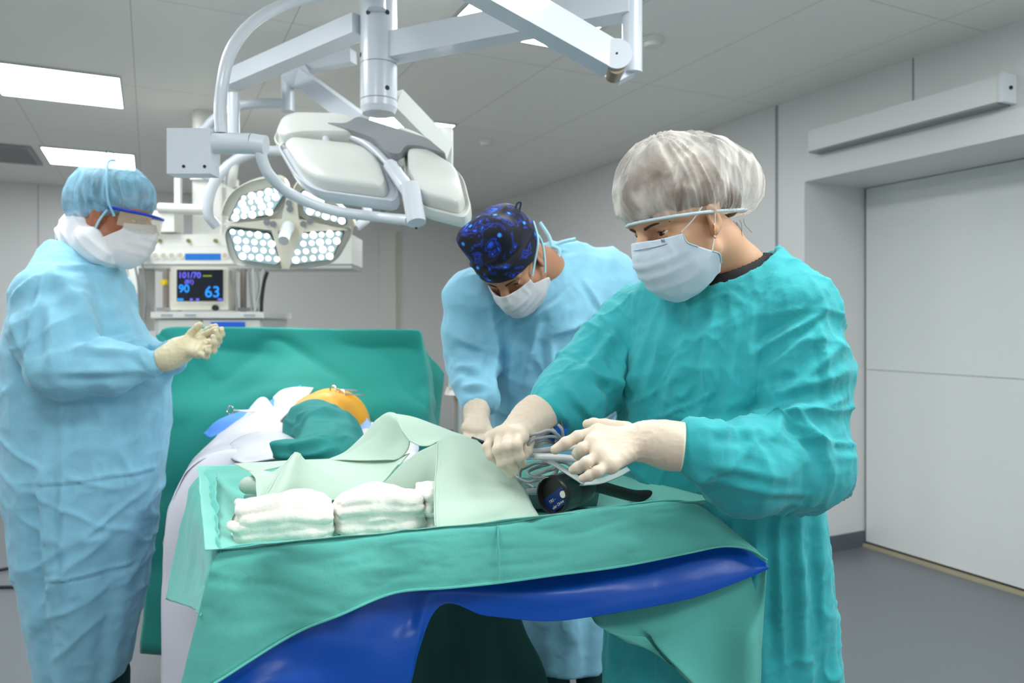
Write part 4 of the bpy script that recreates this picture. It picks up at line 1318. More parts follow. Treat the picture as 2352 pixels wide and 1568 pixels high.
for k, (x0, y0, x1, y1) in enumerate(((1268, 985, 1279, 1012), (1282, 975, 1294, 1006))):
    bm = bmesh.new(); add_tube(bm, [at(x0, y0, 1.435), at((x0 + x1) / 2 + 3, (y0 + y1) / 2 - 4, 1.43), at(x1, y1, 1.435)], .0032, 10); bm_obj('plug_lead', bm, M_cab, pg, True)
rods = [((1222, 1038, 1.42), (1345, 1026, 1.38), .0058, 'white plastic rod passing from glove to glove, the upper one'), ((1222, 1048, 1.40), (1340, 1056, 1.36), .0066, 'white plastic rod passing from glove to glove, the lower one'),
        ((1224, 1092, 1.44), (1290, 1072, 1.44), .004, 'grey rod lying low behind the black drill, nearer the right glove'), ((1200, 1132, 1.42), (1240, 1128, 1.45), .006, 'short pale tube end beside the rim of the black drill')]
for a, b, r, s_ in rods:
    bm = bmesh.new(); add_tube(bm, [at(*a), at((a[0] + b[0]) / 2, (a[1] + b[1]) / 2 - 2, (a[2] + b[2]) / 2), at(*b)], r, 12)
    props(bm_obj('plastic_rod', bm, mat('rod grey', lin(205, 208, 208), .3), None, True), s_, 'rod', 'plastic rods on the instrument table')
sp_ = sheet('plastic_strap', [[(1232, 1046, 1.405), (1270, 1058, 1.40), (1310, 1080, 1.39), (1345, 1104, 1.39)], [(1232, 1052, 1.40), (1268, 1068, 1.39), (1306, 1092, 1.38), (1340, 1114, 1.38)]], mat('pale strap', lin(208, 212, 210), .4), None, 6, .002)
props(sp_, 'flat pale plastic strap slanting down under the left glove of the woman', 'strap')
tr = sheet('plastic_tray', [[(1336, 1104, 1.40), (1380, 1098, 1.42), (1420, 1082, 1.44), (1440, 1072, 1.46)], [(1330, 1116, 1.39), (1382, 1110, 1.41), (1424, 1094, 1.43), (1448, 1080, 1.45)]], mat('clear tray', lin(200, 212, 206), .25), None, 6, .002)
props(tr, 'pale edge of a plastic tray under the wrist of the left glove', 'tray')
bm = bmesh.new(); add_box(bm, at(1098, 1016, 1.62), (.034, .02, .013), Matrix.Rotation(.35, 3, 'Y'))
bi = bm_obj('instrument_case', bm, M_black, None, bevel=.003); props(bi, 'small black instrument end beside the right glove of the woman, behind the mint cloth', 'instrument')
t_ = empty('steel_tray', T(.62, .62, .89), 'steel tray with dark instruments under the cables on the instrument table', 'tray')
bm = bmesh.new(); add_prism(bm, [T(.55, .45, .893), T(.9, .45, .893), T(.9, .85, .893), T(.55, .85, .893)], (0, 0, .03), 1.03); bm_obj('tray_body', bm, mat('dull steel', lin(96, 120, 122), .35, metal=.4), t_, bevel=.004)
for k in range(4):
    bm = bmesh.new(); add_cyl(bm, T(.6 + k * .06, .4, .94), T(.63 + k * .06, .62, .945), .005, n=10); bm_obj('instrument_shaft', bm, M_black if k % 2 else M_steel, t_)

# ================================================================== OPERATING TABLE, PATIENT AND DRAPES
ot = empty('operating_table', Vector((-.75, 2.5, 0)), 'operating table hidden under the white and green sheets', 'table')
bm = bmesh.new(); add_box(bm, (-.72, 2.62, .76), (.55, 1.5, .08), Matrix.Rotation(.25, 3, 'Z')); bm_obj('table_top', bm, M_dark, ot, bevel=.02)
bm = bmesh.new(); add_box(bm, (-.74, 2.6, .40), (.3, .4, .638), Matrix.Rotation(.25, 3, 'Z')); bm_obj('column', bm, M_steel, ot, bevel=.01)
bm = bmesh.new(); add_box(bm, (-.74, 2.6, .04), (.5, .9, .08), Matrix.Rotation(.25, 3, 'Z')); bm_obj('base', bm, M_steel, ot, bevel=.01)
# green screen drape
gd = empty('screen_drape', at(660, 752, 2.75), 'wide green sheet hung up as an upright screen across the operating table', 'drape')
sheet('screen_sheet', [
    [(362, 778, 2.74), (384, 751, 2.76), (520, 751, 2.78), (680, 753, 2.80), (840, 756, 2.82), (952, 757, 2.84), (968, 764, 2.88)],
    [(352, 850, 2.72), (392, 815, 2.72), (525, 812, 2.76), (680, 812, 2.76), (845, 812, 2.80), (962, 808, 2.84), (984, 806, 2.92)],
    [(346, 930, 2.68), (398, 890, 2.70), (530, 880, 2.70), (690, 872, 2.68), (850, 880, 2.74), (972, 880, 2.82), (1000, 880, 2.92)],
    [(342, 1010, 2.62), (400, 990, 2.62), (545, 960, 2.62), (700, 930, 2.62), (860, 950, 2.68), (982, 950, 2.76), (1008, 940, 2.90)],
    [(336, 1200, 2.60), (420, 1180, 2.56), (560, 1150, 2.55), (720, 1120, 2.55), (870, 1100, 2.60), (985, 1100, 2.72), (1004, 1080, 2.86)],
    [(322, 1500, 2.62), (420, 1500, 2.58), (560, 1450, 2.6), (720, 1400, 2.6), (870, 1350, 2.64), (985, 1300, 2.72), (1000, 1250, 2.84)]], M_green, gd, n=12,
    wr=[((4, 4, 8), .012), ((4, 4, 10), .022, .35), ((4, 4, 8), .024, -.6)], seed=8)
sheet('side_flap', [
    [(960, 768, 2.92), (985, 815, 3.0), (1004, 835, 3.04), (1020, 858, 3.08)],
    [(970, 850, 2.94), (992, 860, 3.0), (1008, 870, 3.04), (1018, 880, 3.08)],
    [(980, 930, 2.94), (992, 930, 3.0), (1004, 930, 3.04), (1012, 935, 3.08)],
    [(985, 1050, 2.94), (994, 1050, 3.0), (1002, 1050, 3.04), (1008, 1050, 3.06)]], M_green, gd, n=8, wr=[((8, 8, 6), .006)], seed=3)
fr = empty('sheet_holder', at(660, 756, 2.82), 'steel bar holding up the green screen sheet', 'holder')
bm = bmesh.new(); add_tube(bm, [at(390, 758, 2.80), at(520, 757, 2.82), at(680, 758, 2.85), at(840, 761, 2.88), at(945, 764, 2.9)], .008, 10); bm_obj('cross_bar', bm, M_steel, fr, True)
for px in (395, 940):
    bm = bmesh.new(); p = at(px, 762, 2.84 + (px - 395) * .0001); add_cyl(bm, p, (p.x, p.y, .7), .008, n=10); bm_obj('upright', bm, M_steel, fr)
# white drape over the table and hanging down its left side
wd_ = empty('table_sheet', at(560, 1020, 2.1), 'white sheet over the operating table hanging down its left side', 'drape')
sheet('sheet_body', [
    [(368, 1680, 1.92), (372, 1500, 1.92), (372, 1330, 1.93), (392, 1170, 1.94), (440, 1075, 1.96), (520, 1040, 1.98), (640, 1046, 2.0), (800, 1052, 2.0), (960, 1056, 2.0)],
    [(372, 1600, 2.05), (378, 1460, 2.05), (380, 1310, 2.05), (402, 1150, 2.06), (452, 1050, 2.08), (540, 1012, 2.1), (640, 1020, 2.12), (800, 1036, 2.12), (960, 1040, 2.12)],
    [(385, 1560, 2.2), (390, 1420, 2.2), (398, 1280, 2.2), (424, 1110, 2.2), (480, 1020, 2.22), (560, 980, 2.24), (640, 996, 2.26), (800, 1010, 2.26), (960, 1020, 2.26)],
    [(400, 1500, 2.34), (408, 1380, 2.34), (424, 1240, 2.34), (460, 1070, 2.34), (520, 990, 2.36), (590, 945, 2.36), (650, 966, 2.38), (800, 985, 2.40), (930, 1000, 2.40)],
    [(420, 1450, 2.46), (430, 1330, 2.46), (450, 1200, 2.46), (490, 1050, 2.46), (545, 985, 2.46), (600, 914, 2.44), (650, 945, 2.46), (800, 960, 2.50), (900, 980, 2.5)]], M_wdrape, wd_, n=10,
    wr=[((10, 10, 5), .006), ((24, 24, 14), .003)], seed=12)
sheet('front_fall', [
    [(394, 1140, 1.985), (442, 1062, 2.0), (522, 1032, 2.02), (640, 1040, 2.04), (800, 1048, 2.04), (960, 1052, 2.04)],
    [(384, 1190, 1.935), (440, 1100, 1.94), (520, 1064, 1.955), (640, 1066, 1.97), (800, 1070, 1.98), (960, 1074, 1.98)],
    [(372, 1330, 1.91), (440, 1300, 1.90), (520, 1300, 1.91), (640, 1300, 1.92), (800, 1300, 1.93), (960, 1300, 1.94)],
    [(372, 1500, 1.90), (440, 1500, 1.88), (520, 1500, 1.90), (640, 1500, 1.89), (800, 1500, 1.92), (930, 1500, 1.92)],
    [(366, 1690, 1.90), (440, 1690, 1.88), (520, 1690, 1.90), (640, 1690, 1.89), (800, 1690, 1.92), (900, 1690, 1.92)]], M_wdrape, wd_, n=8, wr=[((12, 12, 4), .006)], seed=14)
sheet('pillow_fold', [
    [(520, 1046, 2.0), (530, 1020, 2.06), (560, 1000, 2.12), (620, 990, 2.2), (672, 1000, 2.26)],
    [(530, 1052, 1.96), (560, 1020, 2.0), (600, 1004, 2.06), (660, 1006, 2.12), (690, 1012, 2.18)],
    [(545, 1058, 1.93), (590, 1036, 1.96), (640, 1024, 2.0), (680, 1022, 2.06), (700, 1030, 2.1)],
    [(560, 1064, 1.92), (610, 1056, 1.93), (660, 1050, 1.95), (690, 1050, 2.0), (700, 1050, 2.04)]], M_wdrape, wd_, n=8, wr=[((16, 16, 30), .004)], seed=15)
bs = sheet('blue_sheet', [
    [(466, 996, 2.36), (500, 966, 2.40), (540, 950, 2.44), (600, 930, 2.50), (640, 910, 2.56), (690, 884, 2.62)],
    [(474, 1002, 2.34), (512, 980, 2.37), (556, 964, 2.40), (610, 944, 2.47), (650, 925, 2.52), (700, 900, 2.58)],
    [(482, 1006, 2.32), (526, 990, 2.35), (572, 976, 2.38), (620, 958, 2.44), (660, 940, 2.5), (710, 915, 2.55)]], mat('sky blue sheet', lin(70, 140, 225), .7), None, 8, .002, [((12, 12, 12), .003)], 3)
props(bs, 'narrow bright blue sheet between the white sheet and the green screen', 'sheet', 'blue sheets around the leg')
bs = sheet('blue_sheet', [
    [(790, 930, 2.52), (820, 940, 2.52), (840, 955, 2.5), (856, 975, 2.48)],
    [(785, 960, 2.46), (810, 968, 2.46), (832, 976, 2.44), (850, 985, 2.42)],
    [(780, 985, 2.4), (806, 985, 2.4), (830, 988, 2.4), (848, 992, 2.4)]], mat('pale blue sheet', lin(150, 185, 235), .7), None, 8, .002, [((12, 12, 12), .003)], 5)
props(bs, 'small light blue sheet to the right of the orange stained leg', 'sheet', 'blue sheets around the leg')
ws = sheet('white_towel', [
    [(628, 912, 2.55), (650, 896, 2.56), (690, 888, 2.57), (720, 890, 2.58)],
    [(622, 950, 2.48), (648, 930, 2.46), (680, 915, 2.46), (706, 910, 2.48)],
    [(618, 985, 2.38), (640, 970, 2.36), (662, 950, 2.36), (680, 940, 2.38)]], M_wdrape, None, 8, .003, [((14, 14, 14), .004)], 6)
props(ws, 'white towel tucked against the left side of the orange stained leg', 'towel')
# the patient: one leg, stained orange, wrapped towards the foot
LEG = [at(790, 985, 2.75), at(762, 978, 2.56), at(735, 972, 2.36), at(745, 1020, 2.14), at(742, 1060, 1.96)]
S = SDF((-1.05, 1.75, .66), (-.2, 3.3, 1.22), .008)
S.cap(LEG[0], LEG[1], .11, .122, .03); S.cap(LEG[1], LEG[2], .122, .098, .03); S.cap(LEG[2], LEG[3], .075, .062, .03); S.cap(LEG[3], LEG[4], .06, .045, .03)
S.cap(LEG[1], at(800, 992, 2.50), .10, .075, .04)
S.cap(LEG[0], (-.75, 3.15, .9), .12, .15, .04)
Vv, F = S.mesh(1)
pt = add_np('person', Vv, F, M_iodine)
props(pt, 'patient on the operating table, only one orange stained knee showing above the teal leg wrap', 'person')
S = SDF((-.80, 1.78, .70), (-.38, 2.55, 1.14), .0055)
S.chain([at(732, 985, 2.38), at(724, 985, 2.28), at(764, 1016, 2.14), at(742, 1066, 1.95)], [.080, .091, .088, .096], .02)
S.plane(at(752, 960, 2.34), (.35, .75, .45), 'cut', .02)
Vv, F = S.mesh(1); N = vnormals(Vv, F)
fl = [(at(690, 985, 2.2), at(790, 925, 2.2), .016, .012), (at(700, 1010, 2.2), at(800, 975, 2.2), .014, .014), (at(690, 960, 2.2), at(740, 945, 2.2), .012, .008), (at(660, 1040, 2.1), at(815, 1000, 2.1), .014, .012), (at(745, 975, 2.2), at(735, 1010, 2.2), .01, .014), (at(670, 1030, 2.1), at(740, 1020, 2.1), .01, .01), (at(700, 1050, 2.1), at(815, 1030, 2.1), .012, .012)]
Vv = Vv + N * (2.2 * creases(Vv, N, fl) + .008 * ridged(Vv * np.array((14, 14, 26), np.float32), 5))[:, None]
add_np('leg_wrap', Vv, F, M_wrap, pt)
# dark green sheet hanging at the near end of the operating table
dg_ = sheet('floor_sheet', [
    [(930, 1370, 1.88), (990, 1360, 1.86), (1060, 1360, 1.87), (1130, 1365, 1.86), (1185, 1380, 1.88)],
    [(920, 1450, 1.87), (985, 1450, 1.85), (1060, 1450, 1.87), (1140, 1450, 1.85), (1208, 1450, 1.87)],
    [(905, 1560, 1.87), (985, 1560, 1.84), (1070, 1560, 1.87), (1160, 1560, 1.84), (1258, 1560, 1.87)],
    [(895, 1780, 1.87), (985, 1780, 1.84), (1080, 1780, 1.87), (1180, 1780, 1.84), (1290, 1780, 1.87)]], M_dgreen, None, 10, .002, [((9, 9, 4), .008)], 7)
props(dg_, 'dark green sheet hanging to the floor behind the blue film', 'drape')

# ================================================================== PEOPLE
def skin_mat(name, col):
    return mat(name, col, .48, var=.08, vscale=30, bump=.12, bscale=700, sss=.12, spec=.4)


def hframe(hx, hy, pitch, roll=0.0):
    """head frame: columns right, forward, up"""
    l = math.hypot(hx, hy); hx, hy = hx / l, hy / l
    p = math.radians(pitch)
    f = Vector((hx * math.cos(p), hy * math.cos(p), -math.sin(p)))
    r = Vector((hy, -hx, 0))
    u = r.cross(f)
    if roll:
        q = Matrix.Rotation(math.radians(roll), 3, f)
        r = q @ r; u = q @ u
    return Matrix((r, f, u)).transposed()


class Head:
    def __init__(s, o, R):
        s.o = Vector(o); s.R = R; s.Rn = np.array(R)

    def w(s, x, y, z):
        return s.o + s.R @ Vector((x, y, z))


def head_field(hd, neck, extra=None, h=.0032, lo_pad=0.13):
    """face, skull, ears and neck down into the collar; neck = list of (point, radius)"""
    pts = [hd.o] + [Vector(p) for p, r in neck]
    lo = [min(p[i] for p in pts) - .14 for i in range(3)]; hi = [max(p[i] for p in pts) + .15 for i in range(3)]
    S = SDF(lo, hi, h)
    w, R = hd.w, hd.Rn
    S.ell(w(0, -.012, .055), (.073, .094, .084), R, .01)
    S.ell(w(0, .034, -.028), (.058, .058, .083), R, .03)
    S.ell(w(0, .060, -.098), (.026, .024, .022), R, .03)
    S.cap(w(-.052, .0, -.06), w(-.022, .06, -.098), .020, .018, .03); S.cap(w(.052, .0, -.06), w(.022, .06, -.098), .020, .018, .03)
    S.ell(w(0, .05, .055), (.060, .042, .045), R, .02)
    S.cap(w(-.045, .073, .034), w(-.008, .086, .030), .009, .010, .014); S.cap(w(.045, .073, .034), w(.008, .086, .030), .009, .010, .014)
    for sx in (-1, 1):
        S.ell(w(sx * .033, .094, .010), (.018, .012, .011), R, .014, 'cut')
        S.ell(w(sx * .042, .062, -.012), (.018, .018, .014), R, .02)
        # lids around the eyeball
        for (zz, ry) in ((.0195, .0028), (.0030, .0024)):
            P = []
            for a in (-55, -28, 0, 28, 55):
                an = math.radians(a)
                P.append(w(sx * .0315 + .0125 * math.sin(an), .0690 + .0122 * math.cos(an), zz - .004 * abs(math.sin(an)) * (1 if zz > .008 else -1)))
            S.chain(P, [ry] * 5, .003)
        # ear
        S.ell(w(sx * .075, -.014, -.003), (.006, .016, .027), R, .006)
        S.ell(w(sx * .081, -.008, -.002), (.005, .009, .016), R, .004, 'cut')
        S.ell(w(sx * .075, -.004, -.026), (.006, .008, .010), R, .006)
    S.chain([w(0, .092, .026), w(0, .104, .004), w(0, .113, -.016)], [.0085, .010, .0125], .010)
    for sx in (-1, 1): S.ell(w(sx * .012, .103, -.020), (.009, .011, .008), R, .008)
    S.ell(w(0, .090, -.052), (.022, .010, .006), R, .008); S.ell(w(0, .089, -.064), (.019, .010, .007), R, .008)
    S.cap(w(-.02, .101, -.058), w(.02, .101, -.058), .002, k=.003, op='cut')
    pr = w(0, -.03, -.03)
    prev, rr = pr, neck[0][1]
    for p, r in neck:
        S.cap(prev, p, rr, r, .03); prev, rr = Vector(p), r
    if extra: extra(S, hd)
    return S.mesh(1)


def joined(parts):
    Vs, Fs, n = [], [], 0
    for v, f in parts:
        Vs.append(v); Fs.append(f + n); n += len(v)
    return np.concatenate(Vs), np.concatenate(Fs)


def eyes(hd, parent, iris=lin(70, 48, 34), look=(0, 1, -.5), brows=True):
    mb = mat('brow hair', lin(60, 42, 32), .8)
    m_e = mat('eye white', lin(225, 220, 214), .2); m_i = mat('iris', iris, .15)
    for sx in (-1, 1):
        c = hd.w(sx * .0315, .0690, .0110)
        S = SDF([q - .016 for q in c], [q + .016 for q in c], .0016)
        S.ell(c, (.0118, .0118, .0118)); Vv, F = S.mesh(1)
        e = add_np('eyeball', Vv, F, m_e, parent)
        S = SDF([q - .02 for q in c], [q + .02 for q in c], .0012)
        S.ell(c, (.0128, .0128, .0128)); S.plane(c + hd.R @ Vector((0, 0, .0032)), hd.R @ Vector((0, .12, -1)), 'cut', .001)
        Vv, F = S.mesh(1); add_np('eyelid', Vv, F, parent.data.materials[0], parent)
        bm = bmesh.new(); add_tube(bm, [c + hd.R @ Vector((.0128 * math.sin(a), .0130 * math.cos(a), .0022 + .0014 * math.cos(a))) for a in [math.radians(q) for q in (-50, -30, -10, 10, 30, 50)]], .0011, 6)
        bm_obj('eyelash', bm, mb, parent, True)
        bm = bmesh.new(); dv = (hd.R @ Vector(look)).normalized(); add_cyl(bm, c + dv * .0092, c + dv * .0122, .0066, .0050, n=18); bm_obj('iris', bm, m_i, e, True)
        S = None
    mb = mat('brow hair', lin(60, 42, 32), .8)
    for sx in ((-1, 1) if brows else ()):
        bm = bmesh.new()
        add_tube(bm, [hd.w(sx * .013, .0965, .029), hd.w(sx * .028, .0928, .0325), hd.w(sx * .043, .0825, .032), hd.w(sx * .054, .069, .027)], .0028, 8, .0012)
        bm_obj('eyebrow', bm, mb, parent, True)


def hand_field(S, wrist, mcps, fingers, r=.0092, palm_r=.0135, k=.010, wr=.024):
    """palm fans from the wrist to the knuckles; every finger is its own tapering chain"""
    wrist = Vector(wrist)
    for m in mcps[:4]:
        m = Vector(m); S.cap(wrist + (m - wrist) * .12, m, palm_r * 1.25, palm_r * .95, .016)
    for a, b in zip(mcps[:3], mcps[1:4]): S.cap(a, b, palm_r * .9, palm_r * .9, .010)
    S.ell(wrist, (wr, wr, wr * .8), None, .015)
    for i, f in enumerate(fingers):
        rr = (r * 1.08, r * 1.04, r, r * .9, r * 1.16)[i]
        n = len(f)
        rs = [rr * (1.12 - .30 * j / (n - 1)) for j in range(n)]
        S.chain([Vector(p) for p in f], rs, .0035)
        for p in f[1:-1]: S.ell(p, (rr * .98,) * 3, None, .004)


def glove(name, pts, parent, m, cuff=None, h=.0024, r=.0092, palm_r=.0135, band=True, label=None):
    """pts: dict wrist, mcp[4], fingers[5] (thumb last), cuff (points, radii) running up the forearm"""
    allp = [Vector(pts['wrist'])] + [Vector(p) for p in pts['mcp']] + [Vector(p) for f in pts['fingers'] for p in f] + [Vector(p) for p in (cuff[0] if cuff else [])]
    lo = [min(p[i] for p in allp) - .055 for i in range(3)]; hi = [max(p[i] for p in allp) + .055 for i in range(3)]
    S = SDF(lo, hi, h)
    hand_field(S, pts['wrist'], pts['mcp'], pts['fingers'], r, palm_r)
    if cuff:
        S.chain([Vector(p) for p in cuff[0]], cuff[1], .02)
        e, e0 = Vector(cuff[0][-1]), Vector(cuff[0][-2]); d_ = (e - e0).normalized()
        S.plane(e, d_, 'cut', .002)
    Vv, F = S.mesh(1)
    N = vnormals(Vv, F)
    wv = np.array(pts['wrist'], np.float32)
    dist = np.linalg.norm(Vv - wv, axis=1)
    amp = .0016 * np.exp(-(dist / .05) ** 2) + .0004
    Vv = Vv + N * (amp * ridged(Vv * 95, 4))[:, None]
    g = add_np(name, Vv, F, m, parent)
    if label: g['label'] = label
    if cuff and band:
        x, y, _ = frame_z(d_)
        rr = cuff[1][-1] * 1.0
        bm = bmesh.new()
        add_tube(bm, [e - d_ * .002 + (x * math.cos(t) + y * math.sin(t)) * rr for t in [2 * math.pi * i / 24 for i in range(25)]], .0024, 8, smooth=2)
        bm_obj('rolled_edge', bm, M_roll, g, True)
    return g


M_roll = mat('glove roll', lin(232, 222, 190), .5)
M_glove = mat('latex glove', lin(218, 201, 180), .42, bump=.15, bscale=500, var=.04, vscale=30, spec=.35, sss=.05)
M_glovey = mat('latex glove cream', lin(218, 206, 172), .42, bump=.12, bscale=400, var=.06, vscale=25, spec=.35)
M_gownT = mat('teal gown cotton', lin(44, 170, 176), .82, bump=.22, bscale=800, var=.09, vscale=12, sheen=.15, bump2=.22, b2scale=38)
M_gownB = mat('blue nonwoven', lin(138, 198, 222), .75, bump=.3, bscale=300, var=.16, vscale=26, sheen=.2, bump2=.15, b2scale=30)
M_navy = mat('dark trousers', lin(16, 62, 62), .85, var=.1)
M_shoe = mat('clog', lin(60, 66, 72), .5)
M_hair = mat('brown hair', lin(92, 70, 54), .6, bump=.8, bscale=160, stretch=(1, 1, .3))


def body_chain(S, torso, arms, legs):
    for a, b, ra, rb in torso: S.cap(a, b, ra, rb, .05)
    for ch, rs in arms: S.chain(ch, rs, .02)
    for ch, rs in legs: S.chain(ch, rs, .03)


def foot(S, p, d):
    p = Vector(p); d = Vector(d).normalized()
    S.cap(p + Vector((0, 0, .045)), p + d * .13 + Vector((0, 0, .03)), .042, .028, .03)


def shoes(parent, spots, d):
    d = Vector(d).normalized()
    for p in spots:
        p = Vector(p)
        S = SDF((p.x - .3, p.y - .3, -.01), (p.x + .3, p.y + .3, .16), .006)
        S.cap(p + Vector((0, 0, .055)) - d * .02, p + d * .15 + Vector((0, 0, .042)), .053, .040, .02)
        S.plane((0, 0, .004), (0, 0, -1))
        Vv, F = S.mesh(1); add_np('clog', Vv, F, M_shoe, parent)


def trousers(parent, hips, feet, m):
    for k, (hp, ft) in enumerate(zip(hips, feet)):
        hp, ft = Vector(hp), Vector(ft)
        lo = [min(hp[i], ft[i]) - .16 for i in range(3)]; hi = [max(hp[i], ft[i]) + .16 for i in range(3)]; lo[2] = .03
        S = SDF(lo, hi, .008)
        S.cap(hp, ft + Vector((0, 0, .05)), .078, .070, .02)
        S.plane((0, 0, .06), (0, 0, -1))
        Vv, F = S.mesh(1); N = vnormals(Vv, F)
        Vv = Vv + N * (.006 * ridged(Vv * np.array((8, 8, 16), np.float32), 9 + k))[:, None]
        add_np('trouser_leg', Vv, F, m, parent)


def sleeve_wrinkles(Vv, N, arm, rs, amp, freq, seed):
    """cross folds that bunch around the elbow and along the forearm"""
    D = np.zeros(len(Vv), np.float32)
    for i in range(len(arm) - 1):
        a = np.array(arm[i], np.float32); b = np.array(arm[i + 1], np.float32); ba = b - a; L = np.linalg.norm(ba); e = ba / L
        q = Vv - a; t = np.clip(q @ e, 0, L); rad = q - t[:, None] * e; d = np.linalg.norm(rad, axis=1)
        m = np.clip(1 - (d - max(rs[i], rs[i + 1]) * 1.05) / .03, 0, 1) * np.clip(t / (.1 * L), 0, 1) * np.clip((L - t) / (.05 * L) , 0, 1)
        P = np.stack([q @ e * freq + 2.2 * vnoise(Vv * 7, seed), rad[:, 0] * 5, rad[:, 2] * 5], 1)
        D = np.maximum(D, 0) + 0 * D if False else D + amp * m * ridged(P, seed + i)
    return D


def loops(parent, pts, r, m, name='ear_loop'):
    bm = bmesh.new(); add_tube(bm, pts, r, 8); return bm_obj(name, bm, m, parent, True)


def mask(hd, parent, m, m_edge, tabs=True, drop=0.0, wide=1.0):
    G = [[(-0.0640, 0.0620, -0.0020), (-0.0540, 0.0770, 0.0010), (-0.0340, 0.0990, 0.0060), (-0.0140, 0.1150, 0.0120), (0.0000, 0.1200, 0.0140), (0.0140, 0.1150, 0.0120), (0.0340, 0.0990, 0.0060), (0.0540, 0.0770, 0.0010), (0.0640, 0.0620, -0.0020)],
         [(-0.0670, 0.0620, -0.0200), (-0.0580, 0.0790, -0.0220), (-0.0400, 0.1050, -0.0220), (-0.0160, 0.1280, -0.0200), (0.0000, 0.1340, -0.0200), (0.0160, 0.1280, -0.0200), (0.0400, 0.1050, -0.0220), (0.0580, 0.0790, -0.0220), (0.0670, 0.0620, -0.0200)],
         [(-0.0760, 0.0340, -0.0460), (-0.0640, 0.0660, -0.0500), (-0.0430, 0.1000, -0.0550), (-0.0170, 0.1240, -0.0580), (0.0000, 0.1300, -0.0580), (0.0170, 0.1240, -0.0580), (0.0430, 0.1000, -0.0550), (0.0640, 0.0660, -0.0500), (0.0760, 0.0340, -0.0460)],
         [(-0.0800, 0.0120, -0.0680), (-0.0640, 0.0540, -0.0840), (-0.0410, 0.0860, -0.0920), (-0.0160, 0.1060, -0.0980), (0.0000, 0.1120, -0.1000), (0.0160, 0.1060, -0.0980), (0.0410, 0.0860, -0.0920), (0.0640, 0.0540, -0.0840), (0.0800, 0.0120, -0.0680)],
         [(-0.0680, 0.0120, -0.0980), (-0.0530, 0.0420, -0.1120), (-0.0320, 0.0640, -0.1220), (-0.0120, 0.0780, -0.1270), (0.0000, 0.0820, -0.1280), (0.0120, 0.0780, -0.1270), (0.0320, 0.0640, -0.1220), (0.0530, 0.0420, -0.1120), (0.0680, 0.0120, -0.0980)],
         [(-0.0550, 0.0060, -0.1040), (-0.0440, 0.0300, -0.1180), (-0.0280, 0.0460, -0.1270), (-0.0100, 0.0560, -0.1310), (0.0000, 0.0580, -0.1320), (0.0100, 0.0560, -0.1310), (0.0280, 0.0460, -0.1270), (0.0440, 0.0300, -0.1180), (0.0550, 0.0060, -0.1040)]]
    GW = [[tuple(hd.w(*p)) for p in r] for r in G]
    o = sheet_w('face_mask', GW, m, parent, 8, .0022, None)
    me = o.data
    n = len(me.vertices); co = np.empty(n * 3, np.float32); me.vertices.foreach_get('co', co); co = co.reshape(-1, 3)
    L = (co - np.array(hd.o)) @ hd.Rn
    F = np.empty(len(me.polygons) * 4, np.int32); me.loops.foreach_get('vertex_index', F)
    N = vnormals(co, F.reshape(-1, 4))
    out = np.sign((N * (hd.Rn[:, 1])[None, :]).sum(1).mean())
    pl = 0
    for z0 in (-.030, -.055, -.082):
        pl = pl + .0030 * np.exp(-((L[:, 2] - z0 - .004 * np.sin(L[:, 0] * 40)) / .0045) ** 2) * np.clip(1.3 - np.abs(L[:, 0]) / .06, 0, 1)
    pl = pl + .0018 * ridged(L * 40, 3)
    co = co + N * (out * pl)[:, None]
    me.vertices.foreach_set('co', co.ravel()); me.update()
    return o


def cap_band(name, hd, Vv, sl, z0, r, m, parent, half=None):
    L = (Vv - np.array(hd.o)) @ hd.Rn
    k = np.abs(L[:, 2] - sl * L[:, 1] - z0) < .010
    L = L[k]; c = L.mean(0); a = np.arctan2(L[:, 0] - c[0], L[:, 1] - c[1]); rad = np.hypot(L[:, 0] - c[0], L[:, 1] - c[1])
    P = []
    for i in range(49):
        t = -math.pi + 2 * math.pi * i / 48
        d = np.abs(np.angle(np.exp(1j * (a - t)))) < .16
        q = np.percentile(rad[d], 90 if abs(t) < 1.2 else 60) if d.any() else .08
        x, y = c[0] + q * math.sin(t), c[1] + q * math.cos(t)
        P.append(hd.w(x, y, sl * y + z0))
    bm = bmesh.new(); add_tube(bm, P, r, 8, smooth=2)
    return bm_obj(name, bm, m, parent, True)


# ---------------------------------------------------------------- 1. the woman in the teal gown
wl = 'woman in teal gown, white see-through cap and mask sorting cables on the table'
fW = Vector((-.55, -.83, 0)).normalized(); rW = Vector((fW.y, -fW.x, 0))
hW = Head((.327, 1.446, 1.464), hframe(-.86, -.50, 27, 2))
neckW = [((.398, 1.494, 1.425), .058), ((.452, 1.54, 1.372), .068), ((.45, 1.555, 1.30), .090)]
SLw, ELw, WLw = at(1822, 716, 1.46), at(1846, 1062, 1.375), at(1545, 1030, 1.275)
SRw, ERw, WRw = at(1462, 742, 1.68), at(1342, 884, 1.60), at(1222, 962, 1.455)
headW = head_field(hW, neckW)
S = SDF((-.05, 1.1, -.01), (.85, 2.0, 1.40), .01)
body_chain(S, [((.44, 1.555, 1.30), (.42, 1.575, 1.05), .085, .10), ((.42, 1.575, 1.05), (.44, 1.63, .88), .105, .105)],
           [([SLw, ELw, WLw], [.05, .042, .028]), ([SRw, ERw, WRw], [.05, .042, .028])],
           [([(.37, 1.68, .86), (.37, 1.67, .48), (.37, 1.68, .09)], [.075, .055, .042]), ([(.51, 1.60, .86), (.51, 1.59, .48), (.51, 1.60, .09)], [.075, .055, .042])])
foot(S, (.37, 1.68, 0), fW); foot(S, (.51, 1.60, 0), fW)
M_skinW = skin_mat('skin fair', lin(206, 160, 126))
Vv, F = joined([headW, S.mesh(1)])
pw = add_np('person', Vv, F, M_skinW)
props(pw, wl, 'person')
eyes(hW, pw, look=(-.1, .95, -.22))
